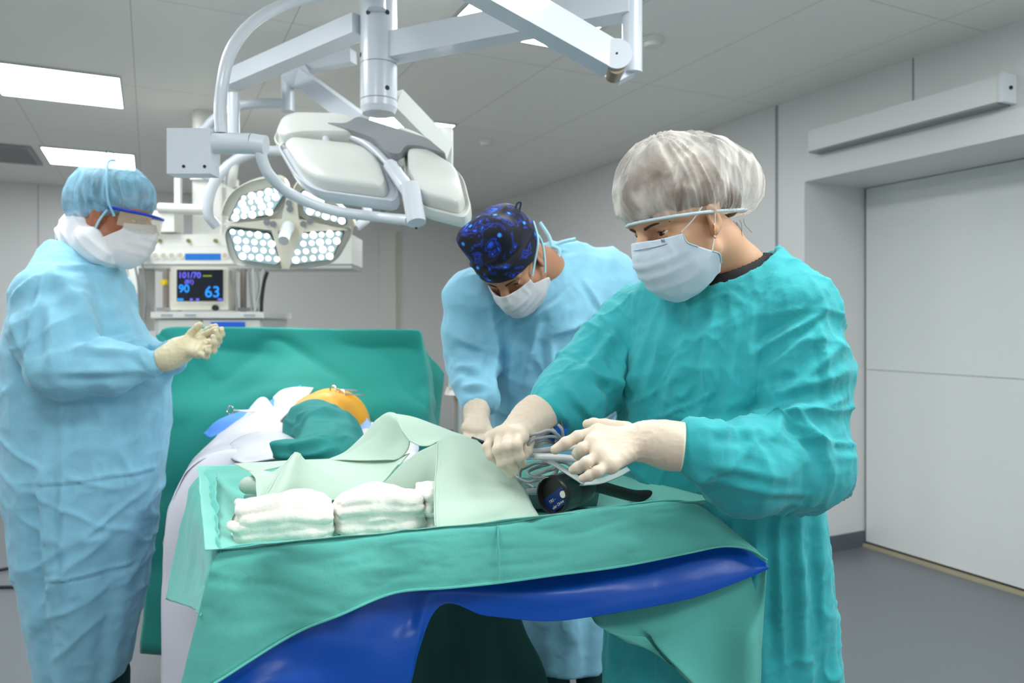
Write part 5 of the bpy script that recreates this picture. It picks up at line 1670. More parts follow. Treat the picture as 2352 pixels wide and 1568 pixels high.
# hair under the cap
S = SDF([q - .2 for q in hW.o], [q + .2 for q in hW.o], .004)
S.ell(hW.w(0, -.016, .062), (.078, .097, .084), hW.Rn); S.ell(hW.w(0, .042, .068), (.066, .058, .056), hW.Rn, .02); S.ell(hW.w(0, -.115, .0), (.045, .042, .042), hW.Rn, .02)
S.plane(hW.w(0, 0, .004), hW.R @ Vector((0, .36, -1)), 'cut', .01)
Vv, F = S.mesh(1); N = vnormals(Vv, F); Vv = Vv + N * (.0025 * ridged((Vv @ hW.Rn) * np.array((70, 12, 30), np.float32), 3))[:, None]
hr = add_np('hair', Vv, F, M_hair, pw)
bm = bmesh.new()
rr_ = random.Random(4)
for k in range(16):
    a = hW.w(-.03 + rr_.uniform(-.02, .05), -.10 + rr_.uniform(-.02, .02), -.045)
    add_tube(bm, [a, a + Vector((rr_.uniform(0, .012), 0, -.012)), a + Vector((rr_.uniform(.0, .022), 0, -.03 + rr_.uniform(-.01, .01)))], .0004, 4, smooth=3)
bm_obj('loose_hair', bm, M_hair, hr, True)
# bouffant cap
S = SDF([q - .28 for q in hW.o], [q + .28 for q in hW.o], .004)
S.ell(hW.w(0, -.008, .068), (.096, .119, .108), hW.Rn, .02)
S.ell(hW.w(0, -.100, .052), (.084, .100, .088), hW.Rn, .06)
S.ell(hW.w(0, -.165, .006), (.056, .060, .050), hW.Rn, .06)
S.plane(hW.w(0, 0, .010), hW.R @ Vector((0, .33, -1)), 'cut', .008)
Vv, F = S.mesh(1); N = vnormals(Vv, F); L = (Vv - np.array(hW.o)) @ hW.Rn
th = np.arctan2(L[:, 0], L[:, 1] + .02)
low = np.clip(1 - (L[:, 2] - .33 * L[:, 1] - .01) / .10, 0, 1)
D = .0065 * ridged(np.stack([th * 5, L[:, 2] * 7, L[:, 1] * 3], 1), 5) + .0022 * low * np.sin(th * 46 + 3 * vnoise(L * 30, 2)) + .0035 * ridged(L * 22, 8)
pull = np.clip(1 - (L[:, 2] - .33 * L[:, 1] - .01) / .03, 0, 1) * (L[:, 1] > -.10)
D = D - .005 * pull * np.clip(L[:, 1] / .06, 0, 1)
Vv = Vv + N * D[:, None]
M_cap = sheer('white sheer cap', lin(240, 232, 222), .12, .62, 14, (1.3, 1, .55))
cp = add_np('cap', Vv, F, M_cap, pw)
cap_band('elastic_band', hW, Vv, .33, .012, .0030, mat('cap band', lin(200, 222, 230), .6), cp)
# mask
M_maskW = mat('mask pale', lin(205, 220, 232), .7, bump=.25, bscale=450)
mk = mask(hW, pw, M_maskW, None)
for sx in (-1, 1):
    loops(mk, [hW.w(sx * .062, .062, .001), hW.w(sx * .073, .035, .012), hW.w(sx * .0795, .008, .026)], .0013, M_whitew)
    loops(mk, [hW.w(sx * .0785, .022, -.055), hW.w(sx * .081, .004, -.028), hW.w(sx * .0835, -.012, .004)], .0013, M_whitew)
bm = bmesh.new(); add_tube(bm, [hW.w(x, y + .0025, z) for x, y, z in ((-.060, .064, -.004), (-.038, .095, .002), (-.014, .1145, .008), (0, .120, .010))], .0007, 6); bm_obj('seam', bm, mat('seam ink', lin(120, 140, 165), .6), mk, True)
bm = bmesh.new(); add_tube(bm, [hW.w(x, y + .0025, z) for x, y, z in ((-.063, .062, -.011), (-.041, .0985, -.006), (-.016, .1215, .000), (0, .127, .002))], .0007, 6); bm_obj('seam', bm, mat('seam ink', lin(120, 140, 165), .6), mk, True)
for k, (pts_) in enumerate([[(-.064, .062, -.004), (-.067, .062, -.020), (-.0725, .047, -.036)], [(-.0785, .024, -.056), (-.0805, .012, -.068), (-.075, .011, -.086)]]):
    bm = bmesh.new(); add_tube(bm, [hW.w(x - .0015, y, z) for x, y, z in pts_], .0012, 6); bm_obj('side_binding', bm, mat('binding', lin(165, 205, 220), .6), mk, True)
mn = hW.R @ Vector((-.62, .78, .05)); mn.normalize()
mx_ = hW.R @ Vector((.78, .62, .05)); mx_.normalize(); mz = mn.cross(mx_); mz = mz if mz.z > 0 else -mz
Mm = Matrix((mx_, mz, mn)).transposed().to_4x4(); mco = np.array([tuple(v.co) for v in mk.data.vertices]); mL = (mco - np.array(hW.o)) @ hW.Rn; ii = np.argmin((mL[:, 0] + .044) ** 2 + (mL[:, 2] + .003) ** 2)
Mm.translation = Vector(mco[ii]) + mn * .0025
text_mesh('mask_mark', 'И', .0085, Mm, mat('ink grey', lin(70, 80, 100), .6), mk, .0004, 'CENTER')
# earring
bm = bmesh.new(); e0 = hW.w(-.083, -.002, -.012)
add_tube(bm, [e0, e0 + Vector((-.002, -.004, -.008)), e0 + Vector((0, -.004, -.022))], .0012, 8, .0020); er = bm_obj('earring', bm, mat('gold', lin(205, 140, 90), .25, metal=.9), pw, True)
bm = bmesh.new(); bmesh.ops.create_icosphere(bm, subdivisions=2, radius=.0028, matrix=Matrix.Translation(e0 + Vector((0, -.004, -.026)))); bm_obj('bead', bm, mat('pink bead', lin(225, 170, 140), .3), er, True)
# black shirt under the gown
S = SDF((.22, 1.3, 1.20), (.68, 1.8, 1.46), .004)
yw = math.atan2(rW.y, rW.x)
S.loft([(1.21, .43, 1.545, .15, .10, yw), (1.30, .433, 1.54, .14, .10, yw), (1.37, .44, 1.535, .105, .092, yw), (1.415, .452, 1.54, .084, .075, yw)], k=.01)
S.chain([(.35, 1.46, 1.475), (.447, 1.535, 1.390), (.45, 1.55, 1.345)], [.066, .078, .078], .01, op='cut')
Vv, F = S.mesh(1); add_np('undershirt', Vv, F, mat('black cotton', lin(16, 16, 18), .8), pw)
# gown
S = SDF((-.05, 1.1, .08), (.85, 1.98, 1.50), .005)
S.loft([(.10, .45, 1.64, .275, .18, yw), (.4, .45, 1.64, .262, .17, yw), (.75, .442, 1.63, .24, .155, yw), (.95, .43, 1.60, .218, .152, yw), (1.10, .418, 1.57, .200, .146, yw),
        (1.22, .418, 1.553, .195, .132, yw), (1.31, .425, 1.55, .180, .112, yw), (1.38, .437, 1.545, .125, .096, yw), (1.43, .452, 1.54, .078, .072, yw)], k=.02,
       fold=lambda th, Z: np.clip((1.0 - Z) / .6, 0, 1) * (.035 * np.sin(9 * th + 1.3 * np.sin(3 * Z)) + .02 * np.sin(17 * th + 2)) + .012 * np.sin(13 * th + 1) * np.clip((1.3 - Z) / .2, 0, 1))
S.cap(at(1740, 622, 1.53), SLw + Vector((0, 0, .0)), .055, .082, .04); S.cap(at(1530, 690, 1.6), SRw, .055, .078, .04)
S.chain([SLw, SLw * .55 + ELw * .45 + Vector((.012, 0, .0)), ELw + Vector((-.008, 0, 0))], [.080, .084, .083], .018)
S.chain([ELw, ELw * .55 + WLw * .45 + Vector((0, 0, -.022)), at(1606, 1033, 1.283)], [.084, .078, .046], .03)
S.cap(at(1612, 1034, 1.285), at(1598, 1032, 1.282), .047, .045, .012); S.cap(at(1592, 1030, 1.28), at(1556, 1028, 1.272), .030, .027, .008)
S.chain([SRw, SRw * .5 + ERw * .5, ERw], [.080, .078, .074], .02)
S.chain([ERw, ERw * .5 + at(1262, 948, 1.48) * .5 + Vector((0, 0, -.012)), at(1262, 948, 1.48)], [.074, .068, .040], .03); S.cap(at(1256, 950, 1.476), at(1236, 962, 1.46), .031, .029, .008)
S.plane(at(1572, 1028, 1.275), (WLw - ELw), 'keep') if False else None
# neck opening
S.chain([(.30, 1.42, 1.53), (.395, 1.485, 1.450), (.445, 1.533, 1.405), (.45, 1.55, 1.365)], [.100, .098, .094, .080], .010, op='cut')
Vv, F = S.mesh(1); N = vnormals(Vv, F)
D = creases(Vv, N, [
    (at(1600, 668, 1.45), at(1530, 960, 1.45), .010, .006), (at(1560, 690, 1.45), at(1490, 940, 1.45), .012, .008), (at(1640, 690, 1.45), at(1590, 1010, 1.45), .010, .006), (at(1690, 700, 1.43), at(1655, 1000, 1.43), .012, .008),
    (at(1510, 720, 1.5), at(1440, 960, 1.5), .012, .009), (at(1730, 690, 1.42), at(1700, 930, 1.42), .011, .009),
    (at(1885, 715, 1.38), at(1735, 815, 1.38), .009, .011), (at(1893, 735, 1.38), at(1765, 850, 1.38), .007, .008), (at(1880, 745, 1.36), at(1880, 900, 1.36), .006, .009),
    (at(1930, 790, 1.36), at(1800, 900, 1.36), .010, .008), (at(1940, 850, 1.36), at(1760, 910, 1.36), .010, .008), (at(1945, 905, 1.36), at(1690, 985, 1.36), .012, .012), (at(1820, 930, 1.33), at(1880, 1060, 1.33), .011, .012),
    (at(1850, 925, 1.33), at(1740, 1005, 1.33), .009, .012), (at(1790, 960, 1.32), at(1900, 1030, 1.32), .009, .009), (at(1600, 985, 1.28), at(1780, 1000, 1.3), .008, .006), (at(1600, 1050, 1.28), at(1800, 1090, 1.3), .009, .006), (at(1640, 1095, 1.28), at(1860, 1130, 1.3), .009, .006),
    (at(1740, 1180, 1.42), at(1750, 1540, 1.42), .013, .012), (at(1792, 1190, 1.42), at(1808, 1560, 1.42), .010, .012), (at(1838, 1180, 1.42), at(1858, 1560, 1.42), .012, .011), (at(1885, 1190, 1.45), at(1885, 1480, 1.45), .012, .008), (at(1690, 1170, 1.42), at(1690, 1420, 1.42), .012, .009),
    (at(1415, 760, 1.6), at(1330, 850, 1.6), .010, .009), (at(1440, 790, 1.6), at(1390, 900, 1.6), .011, .010), (at(1330, 850, 1.55), at(1420, 880, 1.55), .010, .010), (at(1290, 880, 1.5), at(1360, 960, 1.5), .009, .010), (at(1250, 905, 1.48), at(1310, 975, 1.48), .009, .009), (at(1380, 830, 1.55), at(1430, 930, 1.55), .010, .009)])
wm = 1 - np.exp(-(np.minimum(np.linalg.norm(Vv - np.array(at(1575, 1030, 1.275)), axis=1), np.linalg.norm(Vv - np.array(at(1240, 960, 1.463)), axis=1)) / .04) ** 4)
D = 1.3 * D + .0045 * thin(rotP(Vv, .5) * np.array((9, 9, 26), np.float32), 24) + .006 * thin(Vv * np.array((20, 20, 5), np.float32), 27) + .0055 * thin(rotP(Vv, -.35) * np.array((22, 14, 8), np.float32), 25) + .0035 * thin(rotP(Vv, .9) * np.array((16, 16, 44), np.float32), 26) + .0055 * ridged(Vv * np.array((10, 10, 4), np.float32), 21) + .0028 * ridged(Vv * np.array((30, 30, 13), np.float32), 22) + .0012 * ridged(Vv * np.array((60, 60, 40), np.float32), 23)
D += sleeve_wrinkles(Vv, N, [SLw, ELw, WLw], [.09, .09, .06], .0075, 24, 31) + sleeve_wrinkles(Vv, N, [SRw, ERw, WRw], [.085, .08, .05], .008, 26, 41)
Vv = Vv + N * (D * wm)[:, None]
gw = add_np('gown', Vv, F, M_gownT, pw)
# collar binding
bm = bmesh.new(); cb = []
for i in range(25):
    t = 2 * math.pi * i / 24
    x, y, dn = frame_z(Vector((.437, 1.528, 1.395)) - Vector((.395, 1.49, 1.44)))
# gloves
c6 = lambda x, y, Y: at(1080 + x * .2381, 900 + y * .2381, Y)
glove('glove', dict(wrist=c6(1690, 470, 1.285), mcp=[c6(1230, 390, 1.295), c6(1190, 500, 1.265), c6(1260, 610, 1.24), c6(1350, 700, 1.225)],
      fingers=[[c6(1230, 385, 1.295), c6(1040, 432, 1.29), c6(920, 492, 1.285), c6(822, 556, 1.285)],
               [c6(1190, 500, 1.265), c6(1085, 545, 1.255), c6(1040, 590, 1.27), c6(1050, 618, 1.285)],
               [c6(1260, 610, 1.24), c6(1120, 682, 1.225), c6(1040, 730, 1.235), c6(992, 752, 1.245)],
               [c6(1350, 700, 1.225), c6(1230, 765, 1.21), c6(1150, 808, 1.215), c6(1085, 832, 1.22)],
               [c6(1500, 350, 1.31), c6(1300, 322, 1.325), c6(1190, 310, 1.33), c6(1130, 312, 1.335)]]), pw, M_glove,
      cuff=([c6(1690, 475, 1.283), c6(1800, 490, 1.278), c6(1930, 515, 1.275), c6(2050, 530, 1.272)], [.031, .033, .037, .040]), r=.0096, palm_r=.0150)
glove('glove', dict(wrist=c6(540, 310, 1.44), mcp=[c6(480, 430, 1.385), c6(385, 415, 1.39), c6(295, 420, 1.40), c6(215, 450, 1.42)],
      fingers=[[c6(480, 430, 1.385), c6(445, 510, 1.345), c6(470, 620, 1.35), c6(500, 690, 1.37)],
               [c6(385, 415, 1.39), c6(345, 530, 1.345), c6(375, 660, 1.35), c6(430, 760, 1.365)],
               [c6(295, 420, 1.40), c6(265, 560, 1.355), c6(310, 690, 1.355), c6(385, 790, 1.37)],
               [c6(215, 450, 1.42), c6(165, 530, 1.385), c6(200, 610, 1.375), c6(270, 680, 1.38)],
               [c6(560, 370, 1.42), c6(560, 470, 1.40), c6(545, 560, 1.39), c6(520, 610, 1.385)]]), pw, M_glove,
      cuff=([c6(540, 315, 1.44), c6(580, 270, 1.452), c6(650, 225, 1.465), c6(690, 190, 1.472)], [.031, .033, .036, .0375]), r=.0098, palm_r=.0155)
shoes(pw, [(.37, 1.68, 0), (.51, 1.60, 0)], fW)

# ---------------------------------------------------------------- 2. the man in goggles at the left
ml = 'man in light blue gown, sheer blue cap and goggles holding up his gloved hands'
fM = Vector((.97, .24, 0)).normalized(); rM = Vector((fM.y, -fM.x, 0)); ywM = math.atan2(rM.y, rM.x)
YM = 2.2
hM = Head(at(262, 505, 2.2), hframe(.95, .02, 14, 0))
nb = at(180, 560, 2.2)
neckM = [(at(222, 545, 2.2), .060), (at(192, 570, 2.2), .064), (at(185, 640, 2.2), .075)]
SRm, ERm, WRm = at(118, 690, 2.05), at(150, 840, 1.99), at(362, 828, 2.06)
SLm, ELm, WLm = at(230, 690, 2.38), at(270, 850, 2.40), at(392, 822, 2.22)
headM = head_field(hM, neckM)
S = SDF((-1.65, 1.7, -.01), (-.8, 2.75, 1.45), .01)
tb = at(190, 640, 2.22)
body_chain(S, [(tb, at(190, 850, 2.22), .085, .11), (at(190, 850, 2.22), (-1.27, 2.22, .90), .12, .13)],
           [([SRm, ERm, WRm], [.052, .045, .022]), ([SLm, ELm, WLm], [.052, .045, .022])],
           [([(-1.29, 2.15, .88), (-1.28, 2.16, .48), (-1.27, 2.17, .09)], [.09, .055, .042]), ([(-1.23, 2.29, .88), (-1.24, 2.28, .48), (-1.245, 2.27, .09)], [.09, .055, .042])])
foot(S, (-1.27, 2.17, 0), fM); foot(S, (-1.245, 2.27, 0), fM)
Vv, F = joined([headM, S.mesh(1)])
pm_ = add_np('person', Vv, F, skin_mat('skin tan', lin(176, 112, 82)))
props(pm_, ml, 'person')
eyes(hM, pm_, look=(0, .9, -.4), brows=False)
S = SDF([q - .2 for q in hM.o], [q + .2 for q in hM.o], .004)
S.ell(hM.w(0, -.014, .060), (.077, .097, .086), hM.Rn)
S.plane(hM.w(0, 0, .012), hM.R @ Vector((0, .32, -1)), 'cut', .01)
Vv, F = S.mesh(1); N = vnormals(Vv, F); Vv = Vv + N * (.002 * ridged(Vv * 60, 3))[:, None]
add_np('hair', Vv, F, mat('dark hair', lin(62, 62, 66), .6, bump=.6, bscale=160), pm_)
S = SDF([q - .25 for q in hM.o], [q + .25 for q in hM.o], .0042)
S.ell(hM.w(0, -.022, .072), (.094, .122, .098), hM.Rn, .02); S.ell(hM.w(0, -.075, .03), (.085, .075, .07), hM.Rn, .03)
S.plane(hM.w(0, 0, -.004), hM.R @ Vector((0, .36, -1)), 'cut', .01)
Vv, F = S.mesh(1); N = vnormals(Vv, F); L = (Vv - np.array(hM.o)) @ hM.Rn
th = np.arctan2(L[:, 2] - .02, L[:, 1]); low = np.clip(1 - (L[:, 2] - .36 * L[:, 1] + .004) / .06, 0, 1)
Vv = Vv + N * (.0028 * ridged(np.stack([L[:, 1] * 40, L[:, 2] * 12, L[:, 0] * 20], 1), 5) + .0025 * low * np.sin(L[:, 1] * 210 + L[:, 0] * 200) + .003 * ridged(L * 20, 9) - .006 * np.clip(1 - (L[:, 2] - .36 * L[:, 1] + .004) / .02, 0, 1))[:, None]
cpm = add_np('cap', Vv, F, sheer('blue sheer cap', lin(150, 206, 232), .42, .92, 22, (1.6, 1, .6)), pm_)
bm = bmesh.new(); P = [hM.w(.088, -.02 + .06 * math.cos(a) * 0 + y, z) for a, y, z in ((0, .055, .0), (0, .04, .05), (0, .022, .11), (0, .0, .15))]
add_tube(bm, [hM.w(.080, .04, .01), hM.w(.096, .02, .05), hM.w(.085, -.005, .115), hM.w(.05, -.03, .158), hM.w(.0, -.04, .172)], .0036, 8); bm_obj('cap_tie', bm, mat('tie blue', lin(150, 205, 230), .6), cpm, True)
bm = bmesh.new(); add_tube(bm, [hM.w(0, -.03, .17), hM.w(.0, -.05, .19), hM.w(0, -.07, .195), hM.w(0, -.065, .18), hM.w(0, -.04, .172)], .0012, 6); bm_obj('cap_loop', bm, mat('thread', lin(70, 110, 120), .6), cpm, True)
# goggles
gg = bmesh.new()
P = [hM.w(x, y, z) for x, y, z in ((.083, .02, .03), (.078, .07, .034), (.058, .108, .036), (.03, .124, .036), (0, .128, .036), (-.03, .124, .036), (-.058, .108, .036), (-.078, .07, .034), (-.083, .02, .03))]
add_tube(gg, P, .0048, 10)
go = bm_obj('goggles', gg, mat('goggle blue', lin(16, 60, 190), .3), pm_, True); go['label'] = 'safety goggles with a blue brow bar'
m_l = bpy.data.materials.new('goggle lens'); m_l.use_nodes = True
b_ = m_l.node_tree.nodes['Principled BSDF']; b_.inputs['Roughness'].default_value = .05; b_.inputs['Alpha'].default_value = .28; b_.inputs['Base Color'].default_value = lin(225, 215, 190)
sheet_w('goggle_lens', [[tuple(hM.w(x, y + .002, z)) for x, y in ((.080, .05), (.062, .104), (.03, .124), (0, .129), (-.03, .124), (-.062, .104), (-.08, .05))] for z in (.034, .012, -.012)], m_l, go, 6, .0016)
# white mask
M_maskM = mat('mask white', lin(232, 226, 226), .75, bump=.3, bscale=400)
mkm = mask(hM, pm_, M_maskM, None)
loops(mkm, [hM.w(.078, .012, -.07), hM.w(.081, -.002, -.045), hM.w(.082, .004, -.01), hM.w(.080, .016, .022)], .0034, mat('strap blue', lin(170, 215, 235), .6), 'mask_strap')
loops(mkm, [hM.w(.078, .012, -.072), hM.w(.072, -.035, -.065), hM.w(.05, -.08, -.05)], .003, mat('strap blue', lin(170, 215, 235), .6), 'mask_strap')
# white scarf round the neck
S = SDF((-1.6, 1.9, 1.2), (-.9, 2.5, 1.65), .0048)
S.chain([at(244, 596, 2.15), at(226, 582, 2.12), at(206, 552, 2.12), at(186, 526, 2.17), at(188, 524, 2.28), at(232, 572, 2.3), at(258, 602, 2.24), at(244, 596, 2.16)], [.018, .028, .032, .030, .038, .040, .026, .022], .02)
S.chain([at(206, 568, 2.12), at(172, 548, 2.16), at(164, 540, 2.2), at(186, 545, 2.28)], [.028, .033, .036, .04], .03); S.chain([at(186, 514, 2.15), at(176, 512, 2.2), at(186, 514, 2.27)], [.024, .026, .024], .03)
Vv, F = S.mesh(1); N = vnormals(Vv, F); Vv = Vv + N * (.006 * ridged(np.stack([(Vv[:, 0] + Vv[:, 2]) * 26, Vv[:, 1] * 8, (Vv[:, 0] - Vv[:, 2]) * 6], 1), 6))[:, None]
add_np('scarf', Vv, F, mat('white scarf', lin(232, 234, 238), .8, bump=.3, bscale=350), pm_)
# gown
S = SDF((-1.72, 1.75, .20), (-.80, 2.72, 1.56), .0068)
S.loft([(.235, -1.278, 2.22, .150, .122, ywM), (.5, -1.274, 2.22, .18, .165, ywM), (.9, -1.270, 2.22, .205, .218, ywM), (1.05, -1.268, 2.22, .205, .225, ywM), (1.2, -1.285, 2.22, .21, .200, ywM),
        (1.33, -1.305, 2.22, .20, .155, ywM), (1.42, -1.30, 2.22, .15, .125, ywM), (1.51, -1.285, 2.22, .085, .09, ywM)], k=.02,
       fold=lambda th, Z: np.clip((1.05 - Z) / .6, 0, 1) * (.03 * np.sin(7 * th + 1) + .018 * np.sin(13 * th + 2 + Z)))
S.cap(at(165, 615, 2.16), SRm, .07, .092, .05); S.cap(at(215, 610, 2.3), SLm, .07, .09, .05)
S.chain([SRm, SRm * .5 + ERm * .5 + Vector((-.012, 0, 0)), ERm + Vector((-.005, 0, 0))], [.094, .102, .088], .03)
S.chain([ERm, ERm * .5 + WRm * .5 + Vector((0, 0, -.012)), at(352, 832, 2.055)], [.085, .070, .034], .03)
S.chain([SLm, ELm, WLm], [.10, .09, .048], .03)
S.chain([at(240, 515, 2.2), at(190, 530, 2.2)], [.075, .075], .02, op='cut')
Vv, F = S.mesh(1); N = vnormals(Vv, F)
Ym = 2.0
D = creases(Vv, N, [
    (at(118, 610, Ym), at(118, 880, Ym), .008, .007), (at(120, 612, Ym), at(245, 590, Ym), .008, .006), (at(122, 615, Ym), at(250, 790, Ym), .014, .010), (at(120, 620, Ym), at(40, 700, Ym), .012, .009), (at(245, 780, Ym), at(200, 800, Ym), .014, .013),
    (at(60, 720, Ym), at(120, 840, Ym), .014, .009), (at(150, 700, Ym), at(170, 840, Ym), .013, .008), (at(215, 700, Ym), at(250, 770, Ym), .014, .010), (at(290, 700, Ym), at(350, 800, Ym), .012, .008),
    (at(220, 800, Ym), at(310, 810, Ym), .010, .009), (at(300, 790, Ym), at(335, 850, Ym), .009, .009), (at(180, 850, Ym), at(320, 850, Ym), .012, .007),
    (at(135, 900, Ym), at(128, 1500, Ym), .007, .006), (at(20, 1115, Ym), at(350, 1100, Ym), .005, .004), (at(60, 1340, Ym), at(310, 1330, Ym), .005, .004), (at(330, 900, Ym), at(320, 1300, Ym), .010, .007), (at(90, 1060, Ym), at(100, 1440, Ym), .016, .010)])
D = 1.6 * D + .009 * thin(rotP(Vv, .7) * np.array((6, 6, 14), np.float32), 64, 4) + .007 * thin(rotP(Vv, -.5) * np.array((7, 7, 14), np.float32), 65, 4) + .008 * ridged(Vv * np.array((7, 7, 3), np.float32), 61) + .0028 * ridged(Vv * 24, 62)
D += sleeve_wrinkles(Vv, N, [SRm, ERm, WRm], [.11, .09, .06], .006, 18, 63)
Vv = Vv + N * D[:, None]
add_np('gown', Vv, F, M_gownB, pm_)
trousers(pm_, [(-1.285, 2.16, .62), (-1.25, 2.28, .62)], [(-1.285, 2.17, .1), (-1.245, 2.27, .1)], M_navy)
shoes(pm_, [(-1.28, 2.17, 0), (-1.245, 2.27, 0)], fM)
c9 = lambda x, y, Y: at(380 + x * .10204, 720 + y * .10204, Y)
glove('glove', dict(wrist=c9(330, 830, 2.08), mcp=[c9(760, 560, 2.13), c9(830, 650, 2.10), c9(830, 760, 2.07), c9(740, 880, 2.05)],
      fingers=[[c9(760, 560, 2.13), c9(980, 440, 2.12), c9(1110, 370, 2.10), c9(1160, 340, 2.085)],
               [c9(840, 640, 2.10), c9(1130, 640, 2.06), c9(1170, 500, 2.045), c9(1140, 400, 2.04)],
               [c9(830, 770, 2.07), c9(1080, 830, 2.03), c9(1100, 650, 2.02), c9(1075, 520, 2.02)],
               [c9(740, 880, 2.05), c9(920, 960, 2.02), c9(970, 850, 2.01), c9(980, 750, 2.01)],
               [c9(430, 620, 2.10), c9(600, 420, 2.10), c9(720, 300, 2.09), c9(780, 250, 2.085)]]), pm_, M_glovey,
      cuff=([c9(330, 830, 2.08), c9(180, 930, 2.07), c9(0, 1020, 2.06), c9(-180, 1060, 2.055)], [.033, .032, .029, .027]), h=.0026, r=.0088, palm_r=.015, band=False)
glove('glove', dict(wrist=c9(480, 720, 2.22), mcp=[c9(800, 470, 2.18), c9(900, 520, 2.17), c9(960, 600, 2.16), c9(960, 700, 2.16)],
      fingers=[[c9(800, 470, 2.18), c9(950, 370, 2.17), c9(1060, 310, 2.16), c9(1130, 275, 2.155)],
               [c9(900, 520, 2.17), c9(1120, 420, 2.14), c9(1230, 380, 2.12), c9(1270, 345, 2.115)],
               [c9(960, 600, 2.16), c9(1200, 560, 2.12), c9(1270, 460, 2.10), c9(1265, 380, 2.095)],
               [c9(960, 700, 2.16), c9(1150, 720, 2.12), c9(1210, 620, 2.10), c9(1215, 540, 2.09)],
               [c9(560, 620, 2.2), c9(680, 520, 2.2), c9(760, 440, 2.19), c9(800, 400, 2.18)]]), pm_, M_glovey,
      cuff=([c9(480, 720, 2.22), c9(250, 800, 2.22), c9(80, 860, 2.22)], [.028, .029, .030]), h=.0026, r=.0086, palm_r=.013, band=False)

# ---------------------------------------------------------------- 3. the man bending over in the dark blue cap
cl = 'man in light blue gown and dark blue patterned cap bending over the operating table'
hC = Head(at(1178, 604, 2.02), hframe(-.34, -.94, 58, 10))
nC = at(1262, 610, 2.16)
neckC = [(at(1222, 606, 2.12), .056), (at(1250, 618, 2.16), .056), (at(1262, 660, 2.24), .075)]
SRc, ERc, WRc = at(1090, 690, 2.14), at(1085, 830, 2.16), at(1098, 935, 2.04)
SLc, ELc, WLc = at(1390, 650, 2.30), at(1400, 880, 2.24), at(1270, 985, 1.98)
headC = head_field(hC, neckC)
S = SDF((-.35, 1.75, -.01), (.6, 2.8, 1.50), .01)
body_chain(S, [(at(1262, 660, 2.24), at(1265, 850, 2.30), .11, .12), (at(1265, 850, 2.30), (.14, 2.40, .90), .12, .13)],
           [([SRc, ERc, WRc], [.052, .045, .030]), ([SLc, ELc, WLc], [.052, .045, .030])],
           [([(.06, 2.42, .88), (.07, 2.36, .48), (.10, 2.34, .09)], [.09, .065, .045]), ([(.23, 2.42, .88), (.24, 2.36, .48), (.26, 2.34, .09)], [.09, .065, .045])])
foot(S, (.10, 2.34, 0), (-.3, -.95, 0)); foot(S, (.26, 2.34, 0), (-.3, -.95, 0))
Vv, F = joined([headC, S.mesh(1)])
pc = add_np('person', Vv, F, skin_mat('skin tanned', lin(178, 128, 98)))
props(pc, cl, 'person')
eyes(hC, pc, look=(0, .95, -.22))
S = SDF([q - .2 for q in hC.o], [q + .2 for q in hC.o], .004)
S.ell(hC.w(0, -.018, .045), (.0775, .097, .09), hC.Rn); S.plane(hC.w(0, 0, -.005), hC.R @ Vector((0, .55, -1)), 'cut', .01)
Vv, F = S.mesh(1); add_np('hair', Vv, F, mat('black hair', lin(36, 32, 32), .6, bump=.6, bscale=160), pc)
# patterned cap
S = SDF([q - .25 for q in hC.o], [q + .25 for q in hC.o], .0036)
S.ell(hC.w(0, -.012, .068), (.090, .114, .100), hC.Rn, .02)
S.cap(hC.w(-.05, .02, .15), hC.w(.05, .02, .15), .028, .028, .05)
S.plane(hC.w(0, 0, .022), hC.R @ Vector((0, .20, -1)), 'cut', .006)
Vv, F = S.mesh(1); N = vnormals(Vv, F); L = (Vv - np.array(hC.o)) @ hC.Rn
D = .004 * ridged(L * np.array((14, 14, 22), np.float32), 4) + .005 * np.exp(-((L[:, 2] - .2 * L[:, 1] - .075 + .01 * np.sin(9 * L[:, 0] * 10)) / .008) ** 2) - .003 * np.exp(-((L[:, 2] - .2 * L[:, 1] - .088) / .006) ** 2)
Vv = Vv + N * D[:, None]
m_p = bpy.data.materials.new('patterned cap'); m_p.use_nodes = True
nt = m_p.node_tree; nd = nt.nodes; b_ = nd['Principled BSDF']; b_.inputs['Roughness'].default_value = .75
tc = nd.new('ShaderNodeTexCoord')
nz = nd.new('ShaderNodeTexNoise'); nz.inputs['Scale'].default_value = 17; nz.inputs['Detail'].default_value = 3; nz.inputs['Distortion'].default_value = 2.2
vo = nd.new('ShaderNodeTexVoronoi'); vo.inputs['Scale'].default_value = 26; vo.feature = 'F1'
cr1 = nd.new('ShaderNodeValToRGB'); e_ = cr1.color_ramp.elements
e_[0].position = .40; e_[0].color = lin(6, 9, 24); e_[1].position = .74; e_[1].color = lin(40, 150, 255)
for p_, c_ in ((.52, lin(7, 14, 44)), (.56, lin(12, 56, 175)), (.59, lin(8, 24, 90)), (.63, lin(6, 12, 40)), (.68, lin(20, 90, 235))):
    q_ = e_.new(p_); q_.color = c_
cr2 = nd.new('ShaderNodeValToRGB'); f_ = cr2.color_ramp.elements
f_[0].position = .10; f_[0].color = lin(70, 190, 255); f_[1].position = .20; f_[1].color = (0, 0, 0, 1)
q_ = f_.new(.15); q_.color = lin(16, 70, 210)
nt.links.new(tc.outputs['Object'], nz.inputs['Vector']); nt.links.new(tc.outputs['Object'], vo.inputs['Vector'])
nt.links.new(nz.outputs['Fac'], cr1.inputs[0]); nt.links.new(vo.outputs['Distance'], cr2.inputs[0])
mxn = nd.new('ShaderNodeMix'); mxn.data_type = 'RGBA'; mxn.blend_type = 'LIGHTEN'; mxn.inputs[0].default_value = .8
nt.links.new(cr1.outputs[0], mxn.inputs[6]); nt.links.new(cr2.outputs[0], mxn.inputs[7]); nt.links.new(mxn.outputs[2], b_.inputs['Base Color'])
cpc = add_np('cap', Vv, F, m_p, pc)
